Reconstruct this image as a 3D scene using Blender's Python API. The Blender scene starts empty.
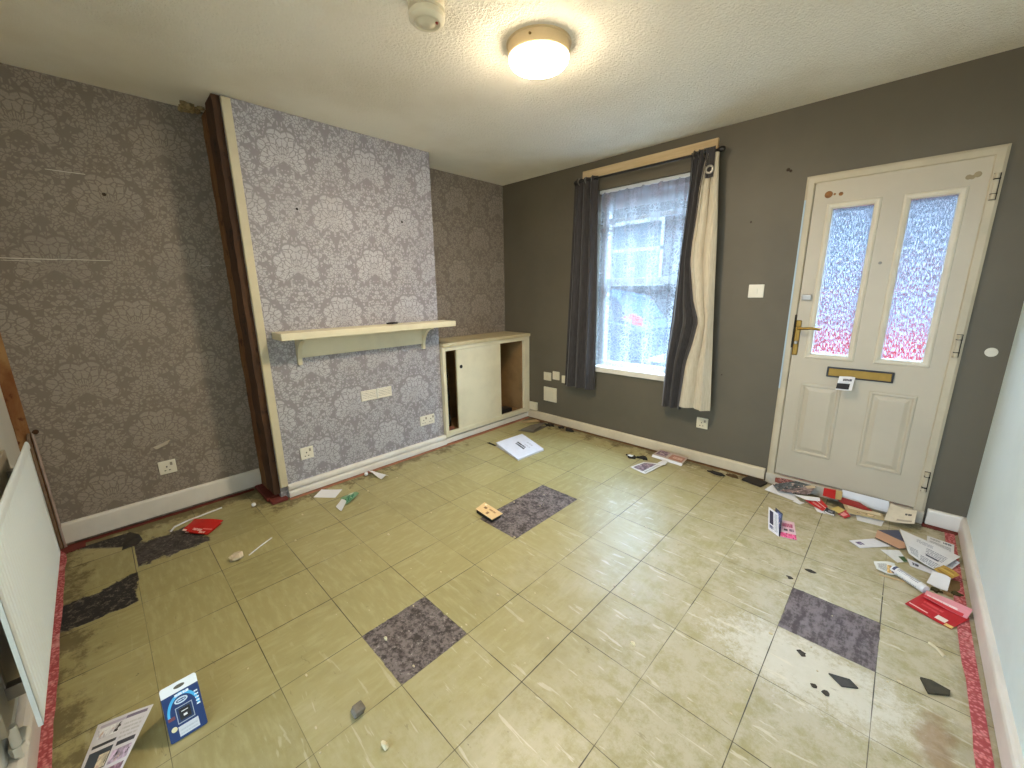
import bpy, bmesh, math, random
from mathutils import Vector, Matrix
from math import pi, sin, cos, radians
random.seed(7)
C = bpy.context.scene.collection
SC = bpy.context.scene

# ------------------------------------------------------------------ colour
def lin(c):
    return c / 12.92 if c <= 0.04045 else ((c + 0.055) / 1.055) ** 2.4
def rgb(r, g, b):
    return (lin(r / 255), lin(g / 255), lin(b / 255), 1.0)

# ------------------------------------------------------------------ node builder
class NB:
    def __init__(self, name):
        self.m = bpy.data.materials.new(name); self.m.use_nodes = True
        self.t = self.m.node_tree; self.n = self.t.nodes; self.l = self.t.links
        self.n.clear()
        self.out = self.n.new('ShaderNodeOutputMaterial')
    def put(self, sock, v):
        if isinstance(v, bpy.types.NodeSocket): self.l.new(v, sock)
        elif v is not None: sock.default_value = v
    def math(self, op, a, b=None, c=None, clamp=False):
        n = self.n.new('ShaderNodeMath'); n.operation = op; n.use_clamp = clamp
        self.put(n.inputs[0], a)
        if b is not None: self.put(n.inputs[1], b)
        if c is not None: self.put(n.inputs[2], c)
        return n.outputs[0]
    def add(self, a, b): return self.math('ADD', a, b)
    def sub(self, a, b): return self.math('SUBTRACT', a, b)
    def mul(self, a, b): return self.math('MULTIPLY', a, b)
    def mn(self, a, b): return self.math('MINIMUM', a, b)
    def mx(self, a, b): return self.math('MAXIMUM', a, b)
    def ab(self, a): return self.math('ABSOLUTE', a)
    def ss(self, x, a, b, lo=0.0, hi=1.0):
        n = self.n.new('ShaderNodeMapRange'); n.interpolation_type = 'SMOOTHSTEP'
        self.put(n.inputs[0], x); self.put(n.inputs[1], a); self.put(n.inputs[2], b)
        self.put(n.inputs[3], lo); self.put(n.inputs[4], hi)
        return n.outputs[0]
    def obj(self):
        n = self.n.new('ShaderNodeTexCoord'); return n.outputs['Object']
    def uv(self):
        n = self.n.new('ShaderNodeTexCoord'); return n.outputs['UV']
    def pos(self):
        n = self.n.new('ShaderNodeNewGeometry'); return n.outputs['Position']
    def sep(self, v):
        n = self.n.new('ShaderNodeSeparateXYZ'); self.put(n.inputs[0], v); return n.outputs[0], n.outputs[1], n.outputs[2]
    def comb(self, x, y, z=0.0):
        n = self.n.new('ShaderNodeCombineXYZ')
        self.put(n.inputs[0], x); self.put(n.inputs[1], y); self.put(n.inputs[2], z); return n.outputs[0]
    def noise(self, v=None, scale=5, detail=3, rough=0.5, dist=0.0):
        n = self.n.new('ShaderNodeTexNoise')
        if v is not None: self.put(n.inputs['Vector'], v)
        n.inputs['Scale'].default_value = scale; n.inputs['Detail'].default_value = detail
        n.inputs['Roughness'].default_value = rough; n.inputs['Distortion'].default_value = dist
        return n.outputs[0]
    def voro(self, v=None, scale=5, feature='F1', out='Distance', rand=1.0):
        n = self.n.new('ShaderNodeTexVoronoi'); n.feature = feature
        if v is not None: self.put(n.inputs['Vector'], v)
        n.inputs['Scale'].default_value = scale; n.inputs['Randomness'].default_value = rand
        return n.outputs[out]
    def white(self, v):
        n = self.n.new('ShaderNodeTexWhiteNoise'); self.put(n.inputs['Vector'], v); return n.outputs['Value']
    def mix(self, f, a, b, mode='MIX'):
        n = self.n.new('ShaderNodeMix'); n.data_type = 'RGBA'; n.blend_type = mode
        self.put(n.inputs[0], f); self.put(n.inputs[6], a); self.put(n.inputs[7], b)
        return n.outputs[2]
    def bump(self, h, strength=0.3, dist=0.01, normal=None):
        n = self.n.new('ShaderNodeBump'); n.inputs['Strength'].default_value = strength
        n.inputs['Distance'].default_value = dist; self.put(n.inputs['Height'], h)
        if normal is not None: self.put(n.inputs['Normal'], normal)
        return n.outputs[0]
    def scale(self, v, s):
        n = self.n.new('ShaderNodeMapping'); self.put(n.inputs['Vector'], v); n.inputs['Scale'].default_value = s
        return n.outputs[0]
    def bsdf(self, color, rough=0.6, metal=0.0, normal=None, spec=None, **kw):
        p = self.n.new('ShaderNodeBsdfPrincipled')
        self.put(p.inputs['Base Color'], color); self.put(p.inputs['Roughness'], rough)
        self.put(p.inputs['Metallic'], metal)
        if spec is not None: self.put(p.inputs['Specular IOR Level'], spec)
        if normal is not None: self.l.new(normal, p.inputs['Normal'])
        for k, v in kw.items(): self.put(p.inputs[k], v)
        return p.outputs[0]
    def done(self, sh):
        self.l.new(sh, self.out.inputs['Surface']); return self.m

MATS = {}
def paint(name, col, rough=0.55, var=0.06, vs=6.0, bumps=0.08, bs=120.0, metal=0.0, col2=None, spec=None):
    """painted or plain surface with slight procedural variation"""
    if name in MATS: return MATS[name]
    b = NB(name); o = b.obj()
    n1 = b.noise(o, vs, 4, 0.6)
    c2 = col2 if col2 else tuple(x * (1 - 2.2 * var) for x in col[:3]) + (1,)
    colr = b.mix(b.ss(n1, 0.35, 0.7), col, c2)
    nrm = b.bump(b.noise(o, bs, 2), bumps, 0.002)
    MATS[name] = b.done(b.bsdf(colr, rough, metal, nrm, spec)); return MATS[name]

def wood(name, c1, c2, sc=(2, 2, 30), rough=0.8, c3=None):
    if name in MATS: return MATS[name]
    b = NB(name); o = b.obj(); v = b.scale(o, sc)
    n1 = b.noise(v, 1.6, 5, 0.65, 0.6); n2 = b.noise(o, 9, 4, 0.7)
    colr = b.mix(b.ss(n1, 0.3, 0.7), c1, c2)
    if c3: colr = b.mix(b.ss(n2, 0.56, 0.66), colr, c3)
    MATS[name] = b.done(b.bsdf(colr, rough, 0, b.bump(b.add(n1, n2), 0.4, 0.006))); return MATS[name]

# damask wallpaper, drawn from world position so the pattern runs true over each face
def damask(name, base, light, dirt=None, axis='y'):
    b = NB(name); px, py, pz = b.sep(b.pos())
    h = py if axis == 'y' else px
    wob = b.noise(b.comb(h, pz, 0), 60, 2, 0.6)
    def lattice(h0, z0):
        a = b.sub(b.math('FRACT', b.add(b.mul(b.sub(h, h0), 1 / 0.54), 0.5)), 0.5)
        c = b.sub(b.math('FRACT', b.add(b.mul(b.sub(pz, z0), 1 / 0.66), 0.5)), 0.5)
        return b.mul(b.ab(a), 0.54), b.mul(c, 0.66)
    def dist(a, c, a0, c0, ka=1.0, kc=1.0):
        da, dc = b.sub(a, a0), b.sub(c, c0)
        return b.math('SQRT', b.add(b.mul(b.mul(da, da), ka), b.mul(b.mul(dc, dc), kc)))
    heads, halos = [], []
    for k, (h0, z0) in enumerate(((-2.24, 2.23), (-1.97, 1.90))):
        a, c = lattice(h0, z0); jit = b.comb(a, c, 0.0)
        nz = b.noise(jit, 80, 2, 0.6)
        # flower head: serrated petals radiate from its heart, longest upwards
        cc = b.add(c, 0.055)
        th = b.math('ARCTAN2', a, cc); r = dist(a, cc, 0.0, 0.0, 1.15, 1.0)
        lobe = b.ab(b.math('SINE', b.mul(th, 4.5)))
        rim = b.add(0.128, b.add(b.mul(lobe, 0.026), b.mul(b.math('COSINE', th), 0.022)))
        pol = b.comb(b.mul(th, 4.0), b.mul(r, 25.0), 3.0)
        pet = b.add(b.voro(pol, 1.0, 'DISTANCE_TO_EDGE'), b.mul(b.sub(nz, 0.5), 0.22))
        body = b.ss(b.sub(r, rim), 0.004, -0.004)
        heads.append(b.mul(b.mul(b.ss(pet, 0.03, 0.09), body), b.ss(b.ab(th), 2.3, 2.1)))
        halos.append(b.mx(b.ss(b.sub(r, rim), 0.010, 0.018), b.ss(b.ab(th), 2.3, 2.45)))
    a, c = lattice(-2.24, 2.23); c = b.ab(c) if False else c
    jit = b.comb(a, c, 0.0); nz = b.noise(jit, 90, 2, 0.6)
    lv = b.add(b.voro(jit, 50.0, 'DISTANCE_TO_EDGE'), b.mul(b.sub(nz, 0.5), 0.34))
    vein = b.voro(jit, 105.0, 'DISTANCE_TO_EDGE')
    cellc = b.n.new('ShaderNodeTexVoronoi'); b.put(cellc.inputs['Vector'], jit); cellc.inputs['Scale'].default_value = 50
    cr = b.sep(cellc.outputs['Color'])[0]
    open_ = b.noise(jit, 9.0, 1, 0.4)
    keep = b.ss(b.add(cr, b.mul(b.sub(0.5, open_), 2.4)), 0.22, 0.30)
    fol = b.mul(b.mul(b.ss(lv, 0.04, 0.12), keep), b.ss(vein, 0.0, 0.05, 0.72, 1.0))
    fol = b.mul(fol, b.mul(halos[0], halos[1]))
    f = b.mx(b.mx(heads[0], heads[1]), b.mul(fol, 0.92))
    fine = b.noise(b.comb(h, pz, 0), 170, 2, 0.6)
    f = b.mul(f, b.ss(fine, 0.30, 0.55, 0.5, 1.0))
    wear = b.noise(b.comb(h, pz, 2.0), 1.7, 4, 0.6)
    c0 = b.mix(f, base, light)
    c0 = b.mix(b.ss(wear, 0.45, 0.75, 0.0, 0.35), c0, dirt if dirt else base)
    rough = b.sub(0.62, b.mul(f, 0.17))
    return b.done(b.bsdf(c0, rough, 0, b.bump(b.add(f, b.mul(fine, 0.3)), 0.12, 0.002)))

# ------------------------------------------------------------------ mesh helpers
def box(bm, x0, x1, y0, y1, z0, z1, bev=0.0, seg=2):
    vs = [bm.verts.new((x, y, z)) for z in (z0, z1) for y in (y0, y1) for x in (x0, x1)]
    q = [(0, 2, 3, 1), (4, 5, 7, 6), (0, 1, 5, 4), (1, 3, 7, 5), (3, 2, 6, 7), (2, 0, 4, 6)]
    fs = [bm.faces.new([vs[i] for i in f]) for f in q]
    if bev > 0:
        es = list({e for f in fs for e in f.edges})
        bmesh.ops.bevel(bm, geom=es, offset=bev, segments=seg, profile=0.6, affect='EDGES')
    return fs

def ring(bm, x0, x1, z0, z1, prof, closed=False):
    """sweep a profile [(inset, y)] round a rectangle in the x-z plane with mitred corners"""
    loops = []
    for ins, y in prof:
        loops.append([bm.verts.new(p) for p in ((x0 + ins, y, z0 + ins), (x1 - ins, y, z0 + ins), (x1 - ins, y, z1 - ins), (x0 + ins, y, z1 - ins))])
    n = len(loops)
    for k in range(n if closed else n - 1):
        A, B = loops[k], loops[(k + 1) % n]
        for i in range(4):
            j = (i + 1) % 4
            bm.faces.new((A[i], A[j], B[j], B[i]))
    return loops

def cyl(bm, c, r, h, axis='z', seg=24, r2=None, caps=True):
    r2 = r if r2 is None else r2
    rot = {'z': Matrix.Identity(4), 'x': Matrix.Rotation(pi / 2, 4, 'Y'), 'y': Matrix.Rotation(-pi / 2, 4, 'X')}[axis]
    bmesh.ops.create_cone(bm, cap_ends=caps, segments=seg, radius1=r, radius2=r2, depth=h, matrix=Matrix.Translation(c) @ rot)

def lathe(bm, c, prof, seg=40, axis='z'):
    """prof: list of (radius, height)"""
    rows = []
    for r, h in prof:
        row = []
        for i in range(seg):
            a = 2 * pi * i / seg
            p = (r * cos(a), r * sin(a), h)
            if axis == 'y': p = (r * cos(a), h, r * sin(a))
            if axis == 'x': p = (h, r * cos(a), r * sin(a))
            row.append(bm.verts.new(Vector(c) + Vector(p)))
        rows.append(row)
    for a, b_ in zip(rows, rows[1:]):
        for i in range(seg):
            j = (i + 1) % seg
            bm.faces.new((a[i], a[j], b_[j], b_[i]))
    bm.faces.new(rows[0][::-1]); bm.faces.new(rows[-1])

def tube(bm, pts, r, seg=10):
    pts = [Vector(p) for p in pts]; rows = []
    for i, p in enumerate(pts):
        d = (pts[min(i + 1, len(pts) - 1)] - pts[max(i - 1, 0)]).normalized()
        a = d.cross(Vector((0, 0, 1)))
        if a.length < 1e-3: a = d.cross(Vector((1, 0, 0)))
        a.normalize(); b_ = d.cross(a).normalized()
        rows.append([bm.verts.new(p + r * (cos(2 * pi * k / seg) * a + sin(2 * pi * k / seg) * b_)) for k in range(seg)])
    for A, B in zip(rows, rows[1:]):
        for k in range(seg):
            bm.faces.new((A[k], A[(k + 1) % seg], B[(k + 1) % seg], B[k]))
    bm.faces.new(rows[0][::-1]); bm.faces.new(rows[-1])

def prism(bm, pts, axis, lo, hi):
    """extrude a 2-D outline along an axis ('x': pts are (y,z); 'y': (x,z); 'z': (x,y))"""
    def P(p, t):
        return {'x': (t, p[0], p[1]), 'y': (p[0], t, p[1]), 'z': (p[0], p[1], t)}[axis]
    A = [bm.verts.new(P(p, lo)) for p in pts]; B = [bm.verts.new(P(p, hi)) for p in pts]
    n = len(pts)
    for i in range(n):
        j = (i + 1) % n
        bm.faces.new((A[i], A[j], B[j], B[i]))
    bm.faces.new(A[::-1]); bm.faces.new(B)

def obj(name, bm, mat, parent=None, smooth=False):
    bmesh.ops.recalc_face_normals(bm, faces=bm.faces[:])
    me = bpy.data.meshes.new(name); bm.to_mesh(me); bm.free()
    if mat: me.materials.append(mat)
    if smooth:
        for p in me.polygons: p.use_smooth = True
    o = bpy.data.objects.new(name, me); C.objects.link(o)
    if smooth:
        me.set_sharp_from_angle(angle=radians(40))
    if parent:
        o.parent = parent
        o.matrix_parent_inverse = Matrix.Translation(-parent.location)
        o.location = (0, 0, 0)
    return o

def BM(): return bmesh.new()

def thing(name, label, cat, loc=(0, 0, 0), group=None):
    o = bpy.data.objects.new(name, None); C.objects.link(o); o.location = loc
    o.empty_display_size = 0.05
    return tag(o, label, cat, group)
def tag(o, label, cat, group=None):
    o['label'] = label; o['category'] = cat
    if group: o['group'] = group
    return o
def struct(name, bm, mat, parent=None, smooth=False):
    o = obj(name, bm, mat, parent, smooth)
    if parent is None: o['kind'] = 'structure'
    return o

# ------------------------------------------------------------------ room figures (metres)
W, D, H = 3.646, -3.606, 2.453          # right wall x, back wall y, ceiling z; front wall is y = 0, left wall x = 0
CX = 0.339                               # face of the chimney breast
CY0, CY1 = -2.545, -1.154                # its two sides
TS = 0.3048                              # floor tile
GX, GY = 3.0395, -1.1561                 # a tile corner

# ------------------------------------------------------------------ materials
def floor_mat():
    b = NB('vinyl_tiles'); x, y, z = b.sep(b.pos())
    u = b.mul(b.sub(x, GX), 1 / TS); v = b.mul(b.sub(GY, y), 1 / TS)
    P2 = b.comb(x, y, 0)
    fu = b.math('FRACT', u); fv = b.math('FRACT', v)
    eu = b.mn(fu, b.sub(1, fu)); ev = b.mn(fv, b.sub(1, fv))
    wob = b.mul(b.sub(b.noise(P2, 9, 2), 0.5), 0.004)
    nj = b.noise(P2, 2.3, 2)
    wu = b.ss(nj, 0.35, 0.65, 0.001, 0.0045)
    ju = b.ss(b.add(eu, wob), wu, b.add(wu, 0.004), 1.0, 0.0)
    jv = b.ss(b.add(ev, wob), b.mul(wu, 0.75), b.add(b.mul(wu, 0.75), 0.004), 1.0, 0.0)
    joint = b.mul(b.mx(ju, jv), b.ss(nj, 0.25, 0.55, 0.35, 0.95))
    cell = b.white(b.comb(b.math('FLOOR', u), b.math('FLOOR', v), 0))
    cell2 = b.white(b.comb(b.math('FLOOR', v), b.math('FLOOR', u), 4))
    streak_v = b.noise(b.scale(P2, (1, 4, 1)), 9, 5, 0.65)
    streak_h = b.noise(b.scale(P2, (4, 1, 1)), 9, 5, 0.65)
    sel = b.math('GREATER_THAN', cell2, 0.5)
    streak = b.add(b.mul(streak_v, sel), b.mul(streak_h, b.sub(1, sel)))
    olive = b.mix(cell, rgb(152, 143, 95), rgb(164, 154, 105))
    olive = b.mix(b.ss(streak, 0.42, 0.72, 0, 0.5), olive, rgb(182, 174, 130))
    olive = b.mix(b.ss(b.noise(P2, 3.1, 5, 0.7), 0.52, 0.75, 0, 0.5), olive, rgb(137, 128, 84))
    # tiles by the door: rubbed and chalky, with its reflection painted in pale
    far = b.add(x, b.mul(b.sub(b.noise(P2, 1.9, 5, 0.65), 0.5), 1.5))
    pale = b.mul(b.ss(far, 1.7, 3.2), b.ss(b.noise(P2, 9, 7, 0.8), 0.36, 0.60, 0.15, 0.9))
    olive = b.mix(pale, olive, rgb(192, 184, 158))
    cx_, cy_ = b.sub(x, 3.16), b.sub(y, -1.62)
    chalk_r = b.math('SQRT', b.add(b.mul(b.mul(cx_, cx_), 0.8), b.mul(b.mul(cy_, cy_), 3.0)))
    chalk = b.mul(b.ss(b.add(chalk_r, b.mul(b.sub(b.noise(P2, 24, 6, 0.85), 0.5), 0.9)), 0.34, 0.14), 0.72)
    olive = b.mix(chalk, olive, rgb(218, 216, 204))
    # long scrapes
    sc = b.noise(b.scale(P2, (2.2, 14, 1)), 2.4, 3, 0.6, 0.4)
    olive = b.mix(b.mul(b.ss(sc, 0.62, 0.66), b.ss(far, 1.3, 3.2, 0.06, 0.55)), olive, rgb(222, 216, 196))
    rust = b.math('SQRT', b.add(b.mul(b.math('POWER', b.sub(x, 3.49), 2.0), 9.0), b.math('POWER', b.sub(y, -1.66), 2.0)))
    olive = b.mix(b.ss(b.add(rust, b.mul(b.noise(P2, 18, 4), 0.2)), 0.28, 0.16, 0, 0.7), olive, rgb(154, 124, 92))
    # grime: speckle, foot of the walls, dark blots
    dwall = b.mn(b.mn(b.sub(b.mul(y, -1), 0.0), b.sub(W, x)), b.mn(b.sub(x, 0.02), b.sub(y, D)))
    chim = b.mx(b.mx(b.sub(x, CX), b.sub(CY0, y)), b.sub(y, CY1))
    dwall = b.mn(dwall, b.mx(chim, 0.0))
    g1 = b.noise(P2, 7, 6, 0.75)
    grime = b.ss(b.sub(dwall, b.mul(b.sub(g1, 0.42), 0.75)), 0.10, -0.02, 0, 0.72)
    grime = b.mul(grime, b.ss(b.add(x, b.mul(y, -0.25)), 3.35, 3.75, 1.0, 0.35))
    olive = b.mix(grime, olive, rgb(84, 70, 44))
    blot = b.mul(b.ss(b.noise(P2, 26, 4, 0.7), 0.66, 0.74), b.ss(b.noise(P2, 2.6, 3), 0.5, 0.62))
    olive = b.mix(b.mul(blot, 0.8), olive, rgb(66, 58, 40))
    spk = b.mul(b.ss(b.noise(P2, 70, 3, 0.8), 0.70, 0.76), b.ss(b.noise(P2, 4.0, 2), 0.45, 0.62, 0.1, 1))
    olive = b.mix(b.mul(spk, 0.7), olive, rgb(74, 66, 46))
    dust = b.mul(b.ss(b.noise(P2, 95, 3, 0.8), 0.66, 0.74), b.ss(b.noise(P2, 3.3, 3), 0.42, 0.6, 0.25, 1.0))
    olive = b.mix(b.mul(dust, 0.6), olive, rgb(226, 220, 196))
    fs_ = b.noise(b.scale(P2, (9, 40, 1)), 1.6, 3, 0.7, 0.8)
    olive = b.mix(b.ss(fs_, 0.66, 0.72, 0, 0.4), olive, rgb(112, 102, 66))
    # bare patches where tiles are gone: bitumen stains on the screed
    edge_n = b.mul(b.sub(b.noise(P2, 22, 4, 0.7), 0.5), 0.02)
    def rect(x0, x1, y0, y1, rag=1.0):
        d = b.mn(b.mn(b.sub(x, x0), b.sub(x1, x)), b.mn(b.sub(y, y0), b.sub(y1, y)))
        return b.ss(b.add(d, b.mul(edge_n, rag)), -0.002, 0.002)
    def T(i0, i1, j0, j1): return GX + i0 * TS, GX + i1 * TS, GY - j1 * TS, GY - j0 * TS
    tile_gone = [rect(*T(-4.01, -3.0, 4.0, 5.0)), rect(*T(-5.0, -4.0, 0.0, 2.0)), rect(*T(0, 1.0, 0.0, 1.0))]
    big = b.mul(b.sub(b.noise(P2, 8, 5, 0.7), 0.5), 0.22)
    l1 = b.ss(b.add(b.mn(b.sub(x, b.add(0.60, b.mul(b.add(y, 3.30), -0.25))), b.mn(b.sub(0.885, x), b.sub(-3.29, y))), b.mul(big, 0.6)), 0.0, 0.012)
    l1 = b.mul(l1, rect(0.5, 0.882, -3.6, -3.285, 0.3))
    l2 = b.mul(b.ss(b.add(b.mn(b.sub(0.56, x), b.mn(b.sub(x, 0.24), b.sub(-2.95, y))), big), 0.01, 0.03), rect(0.22, 0.60, -3.28, -2.95, 0.5))
    l3 = b.mul(b.ss(b.add(b.sub(b.add(b.mul(b.sub(y, -3.51), 0.9), 0.08), x), b.mul(big, 0.3)), -0.02, 0.01), rect(0.08, 0.29, -3.52, -3.285, 0.6))
    hm = b.math('SQRT', b.add(b.math('POWER', b.sub(x, 1.71), 2.0), b.mul(b.math('POWER', b.sub(y, -1.42), 2.0), 0.3)))
    l4 = b.ss(b.add(hm, edge_n), 0.055, 0.048)
    gone = tile_gone[0]
    for k in tile_gone[1:] + [l1, l2, l3, l4]: gone = b.mx(gone, k)
    m1 = b.noise(P2, 16, 6, 0.75); m2 = b.noise(P2, 60, 3, 0.7)
    bare = b.mix(b.ss(b.add(b.mul(m1, .6), b.mul(m2, .4)), 0.42, 0.58), rgb(52, 44, 41), rgb(122, 111, 108))
    bare = b.mix(b.ss(b.noise(P2, 42, 5, .8), 0.57, 0.66, 0, 0.75), bare, rgb(170, 162, 154))
    bare = b.mix(b.mx(b.mx(l1, l3), b.mul(l2, .7)), bare, b.mix(b.ss(b.noise(P2, 38, 5, .8), 0.50, 0.64), rgb(30, 27, 28), rgb(112, 104, 92)))
    bare = b.mix(rect(*T(0, 1, 0, 1)), bare, b.mix(b.ss(b.add(b.mul(streak_h, .6), b.mul(b.noise(P2, 50, 4, .8), .4)), 0.42, 0.58), rgb(76, 68, 70), rgb(128, 118, 121)))
    col = b.mix(joint, olive, rgb(44, 38, 24))
    col = b.mix(gone, col, bare)
    rough = b.add(b.ss(g1, 0.3, 0.7, 0.30, 0.46), b.mul(b.mx(gone, b.mx(grime, chalk)), 0.3))
    hgt = b.sub(b.sub(b.mul(b.noise(P2, 5, 2), 0.12), b.mul(joint, 0.5)), b.mul(gone, 1.2))
    nrm = b.bump(b.add(hgt, b.mul(m2, 0.04)), 0.35, 0.004)
    return b.done(b.bsdf(col, rough, 0, nrm, 0.5))

def ceiling_mat():
    b = NB('textured_plaster_ceiling'); o = b.pos()
    n = b.noise(o, 75, 3, 0.6, 0.6); v = b.voro(o, 55, 'SMOOTH_F1')
    x, y, z = b.sep(o)
    # the stipple is skimmed smooth towards the left wall
    k = b.ss(b.add(x, b.mul(b.noise(o, 2, 3), 0.6)), 0.7, 1.5, 0.1, 1.0)
    hgt = b.mul(b.add(b.ss(n, 0.38, 0.62), b.mul(v, 0.5)), k)
    big = b.noise(o, 1.1, 4, 0.6)
    col = b.mix(b.ss(big, 0.4, 0.7), rgb(242, 235, 218), rgb(230, 221, 201))
    return b.done(b.bsdf(col, 0.9, 0, b.bump(hgt, 0.55, 0.008)))

def grey_paint(name, c1, c2, c3, bump=0.15):
    b = NB(name); o = b.pos()
    n = b.noise(o, 1.6, 4, 0.6); n2 = b.noise(o, 22, 5, 0.7); n3 = b.noise(o, 6, 6, 0.7)
    col = b.mix(b.ss(n, 0.4, 0.68), c1, c2)
    col = b.mix(b.ss(n2, 0.68, 0.8, 0, 0.5), col, c3)
    nrm = b.bump(b.add(b.mul(n2, 0.6), b.mul(n3, 1.0)), bump, 0.01)
    return b.done(b.bsdf(col, 0.55, 0, nrm, 0.4))

M_floor = floor_mat(); M_ceil = ceiling_mat()
M_wall = grey_paint('grey_emulsion', rgb(97, 90, 75), rgb(91, 85, 71), rgb(106, 99, 85))
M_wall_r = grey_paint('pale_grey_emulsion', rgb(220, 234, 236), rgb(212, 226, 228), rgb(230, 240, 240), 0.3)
M_wall_b = grey_paint('white_emulsion', rgb(214, 214, 206), rgb(204, 204, 196), rgb(190, 190, 182))
M_dam = damask('damask_wallpaper', rgb(141, 137, 142), rgb(185, 184, 190), rgb(139, 134, 138))
M_dam2 = damask('damask_wallpaper_shaded', rgb(124, 113, 102), rgb(154, 143, 131), rgb(116, 106, 96))  # darker, browner copy of the paper: alcove shading put into its colour
M_white = paint('white_gloss', rgb(222, 216, 202), 0.4, 0.05)
M_skirt = paint('white_skirting_paint', rgb(224, 219, 210), 0.42, 0.07, 3.0)
M_cream = paint('cream_gloss', rgb(221, 213, 184), 0.42, 0.05, 4.0)
M_cream_dk = paint('cream_gloss_yellowed', rgb(200, 186, 148), 0.5, 0.08)
M_door = paint('white_upvc_skin', rgb(186, 176, 155), 0.38, 0.03, 3.0, 0.03)
M_frame = paint('aged_white_frame', rgb(188, 177, 152), 0.45, 0.06, 5.0)
M_plate = paint('white_moulded_plastic', rgb(226, 221, 205), 0.35, 0.02)
M_plate_y = paint('yellowed_moulded_plastic', rgb(214, 204, 176), 0.4, 0.03)
M_black = paint('black_plastic', rgb(22, 21, 22), 0.4, 0.02)
M_dark = paint('dark_slot', rgb(30, 26, 22), 0.8, 0.02)
M_brass = paint('worn_brass', rgb(146, 116, 58), 0.45, 0.06, 20, 0.05, metal=0.9)
M_metal = paint('dull_metal', rgb(150, 146, 138), 0.4, 0.05, metal=0.8)
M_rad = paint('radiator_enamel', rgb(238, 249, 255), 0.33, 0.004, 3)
M_rawwood = wood('stripped_timber', rgb(58, 36, 22), rgb(88, 58, 34), (9, 9, 1.2), 0.85, rgb(42, 24, 15))
M_barebrown = wood('bare_brown_edge', rgb(160, 122, 78), rgb(118, 70, 34), (6, 6, 2), 0.9, rgb(92, 44, 18))
M_pine = wood('pine_batten', rgb(208, 184, 142), rgb(190, 162, 118), (1.5, 20, 20), 0.7)
M_inner = paint('hardboard_inner', rgb(146, 114, 72), 0.8, 0.12, 5)

def carpet_mat():
    b = NB('red_underlay'); o = b.pos()
    v = b.voro(o, 90); n = b.noise(o, 14, 4, 0.7)
    col = b.mix(b.ss(v, 0.2, 0.6), rgb(216, 132, 134), rgb(166, 74, 76))
    col = b.mix(b.ss(n, 0.52, 0.68, 0, 0.7), col, rgb(222, 158, 156))
    return b.done(b.bsdf(col, 0.95, 0, b.bump(v, 0.8, 0.006)))
M_red_strip = carpet_mat()
M_red_dark = paint('dark_red_floor_edge', rgb(112, 46, 38), 0.9, 0.15, 14)
M_red_pale = paint('faded_red_floor_edge', rgb(176, 118, 92), 0.9, 0.15, 14)

# ================================================================== ROOM SHELL
bm = BM(); box(bm, -0.2, W + 0.2, D - 1.4, 0.02, -0.12, 0.0); struct('floor', bm, M_floor)
bm = BM(); box(bm, -0.2, W + 0.2, D - 1.4, 0.28, H, H + 0.1); struct('ceiling', bm, M_ceil)
bm = BM(); box(bm, -0.2, 0.0, D - 0.1, 0.28, 0, H)
wall_left = struct('wall_left', bm, M_dam2)
bm = BM(); box(bm, 0.0, CX, CY0 + 0.012, CY1, 0, H, 0.006, 2); struct('wall_chimney', bm, M_dam)
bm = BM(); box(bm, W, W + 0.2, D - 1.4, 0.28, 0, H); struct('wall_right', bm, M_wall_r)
# front wall with its window and door openings
WX0, WX1, WZ0, WZ1 = 1.165, 1.985, 0.66, 2.215
DX0, DX1, DZ1 = 2.674, 3.481, 2.036
bm = BM()
for x0, x1, z0, z1 in ((0, WX0, 0, H), (WX0, WX1, 0, WZ0), (WX0, WX1, WZ1, H), (WX1, DX0, 0, H), (DX0, DX1, DZ1, H), (DX1, W, 0, H)):
    box(bm, x0, x1, 0.0, 0.24, z0, z1)
bmesh.ops.remove_doubles(bm, verts=bm.verts[:], dist=1e-5)
wall_front = struct('wall_front', bm, M_wall)
# back wall: unseen opening behind the viewer, made wide to let in more light
bm = BM()
BX0, BX1, BZ1 = 1.85, 3.60, 2.20
for x0, x1, z0, z1 in ((0, BX0, 0, H), (BX0, BX1, BZ1, H), (BX1, W, 0, H)):
    box(bm, x0, x1, D - 0.1, D, z0, z1)
struct('wall_back', bm, M_wall_b)

# skirting boards
def skirt(bm, p0, p1, n, h, th, z0=0.0, lip=True):
    """board along p0-p1 (x,y), n = inward normal"""
    p0 = Vector((p0[0], p0[1], 0)); p1 = Vector((p1[0], p1[1], 0)); n = Vector((n[0], n[1], 0))
    prof = [(0, z0), (th, z0), (th, h - 0.014), (th * 0.85, h - 0.005), (th * 0.55, h), (0, h)]
    A = [bm.verts.new(p0 + n * a + Vector((0, 0, z))) for a, z in prof]
    B = [bm.verts.new(p1 + n * a + Vector((0, 0, z))) for a, z in prof]
    k = len(prof)
    for i in range(k):
        j = (i + 1) % k
        bm.faces.new((A[i], A[j], B[j], B[i]))
    bm.faces.new(A[::-1]); bm.faces.new(B)
bm = BM(); skirt(bm, (0, -3.553), (0, CY0 - 0.012), (1, 0), 0.142, 0.018, 0.022); struct('baseboard_left', bm, M_skirt)
bm = BM(); skirt(bm, (CX, -2.487), (CX, -1.15), (1, 0), 0.056, 0.030, 0.010); skirt(bm, (CX, -2.487), (CX, -1.15), (1, 0), 0.098, 0.026, 0.066); box(bm, CX, CX + .010, -2.487, -1.15, .05, .07)
struct('baseboard_chimney', bm, M_skirt)
bm = BM(); skirt(bm, (0.36, 0), (DX0 - 0.012, 0), (0, -1), 0.092, 0.020, 0.012); struct('baseboard_front', bm, paint('cream_skirting_paint', rgb(208, 194, 166), 0.45, 0.08, 4))
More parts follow.
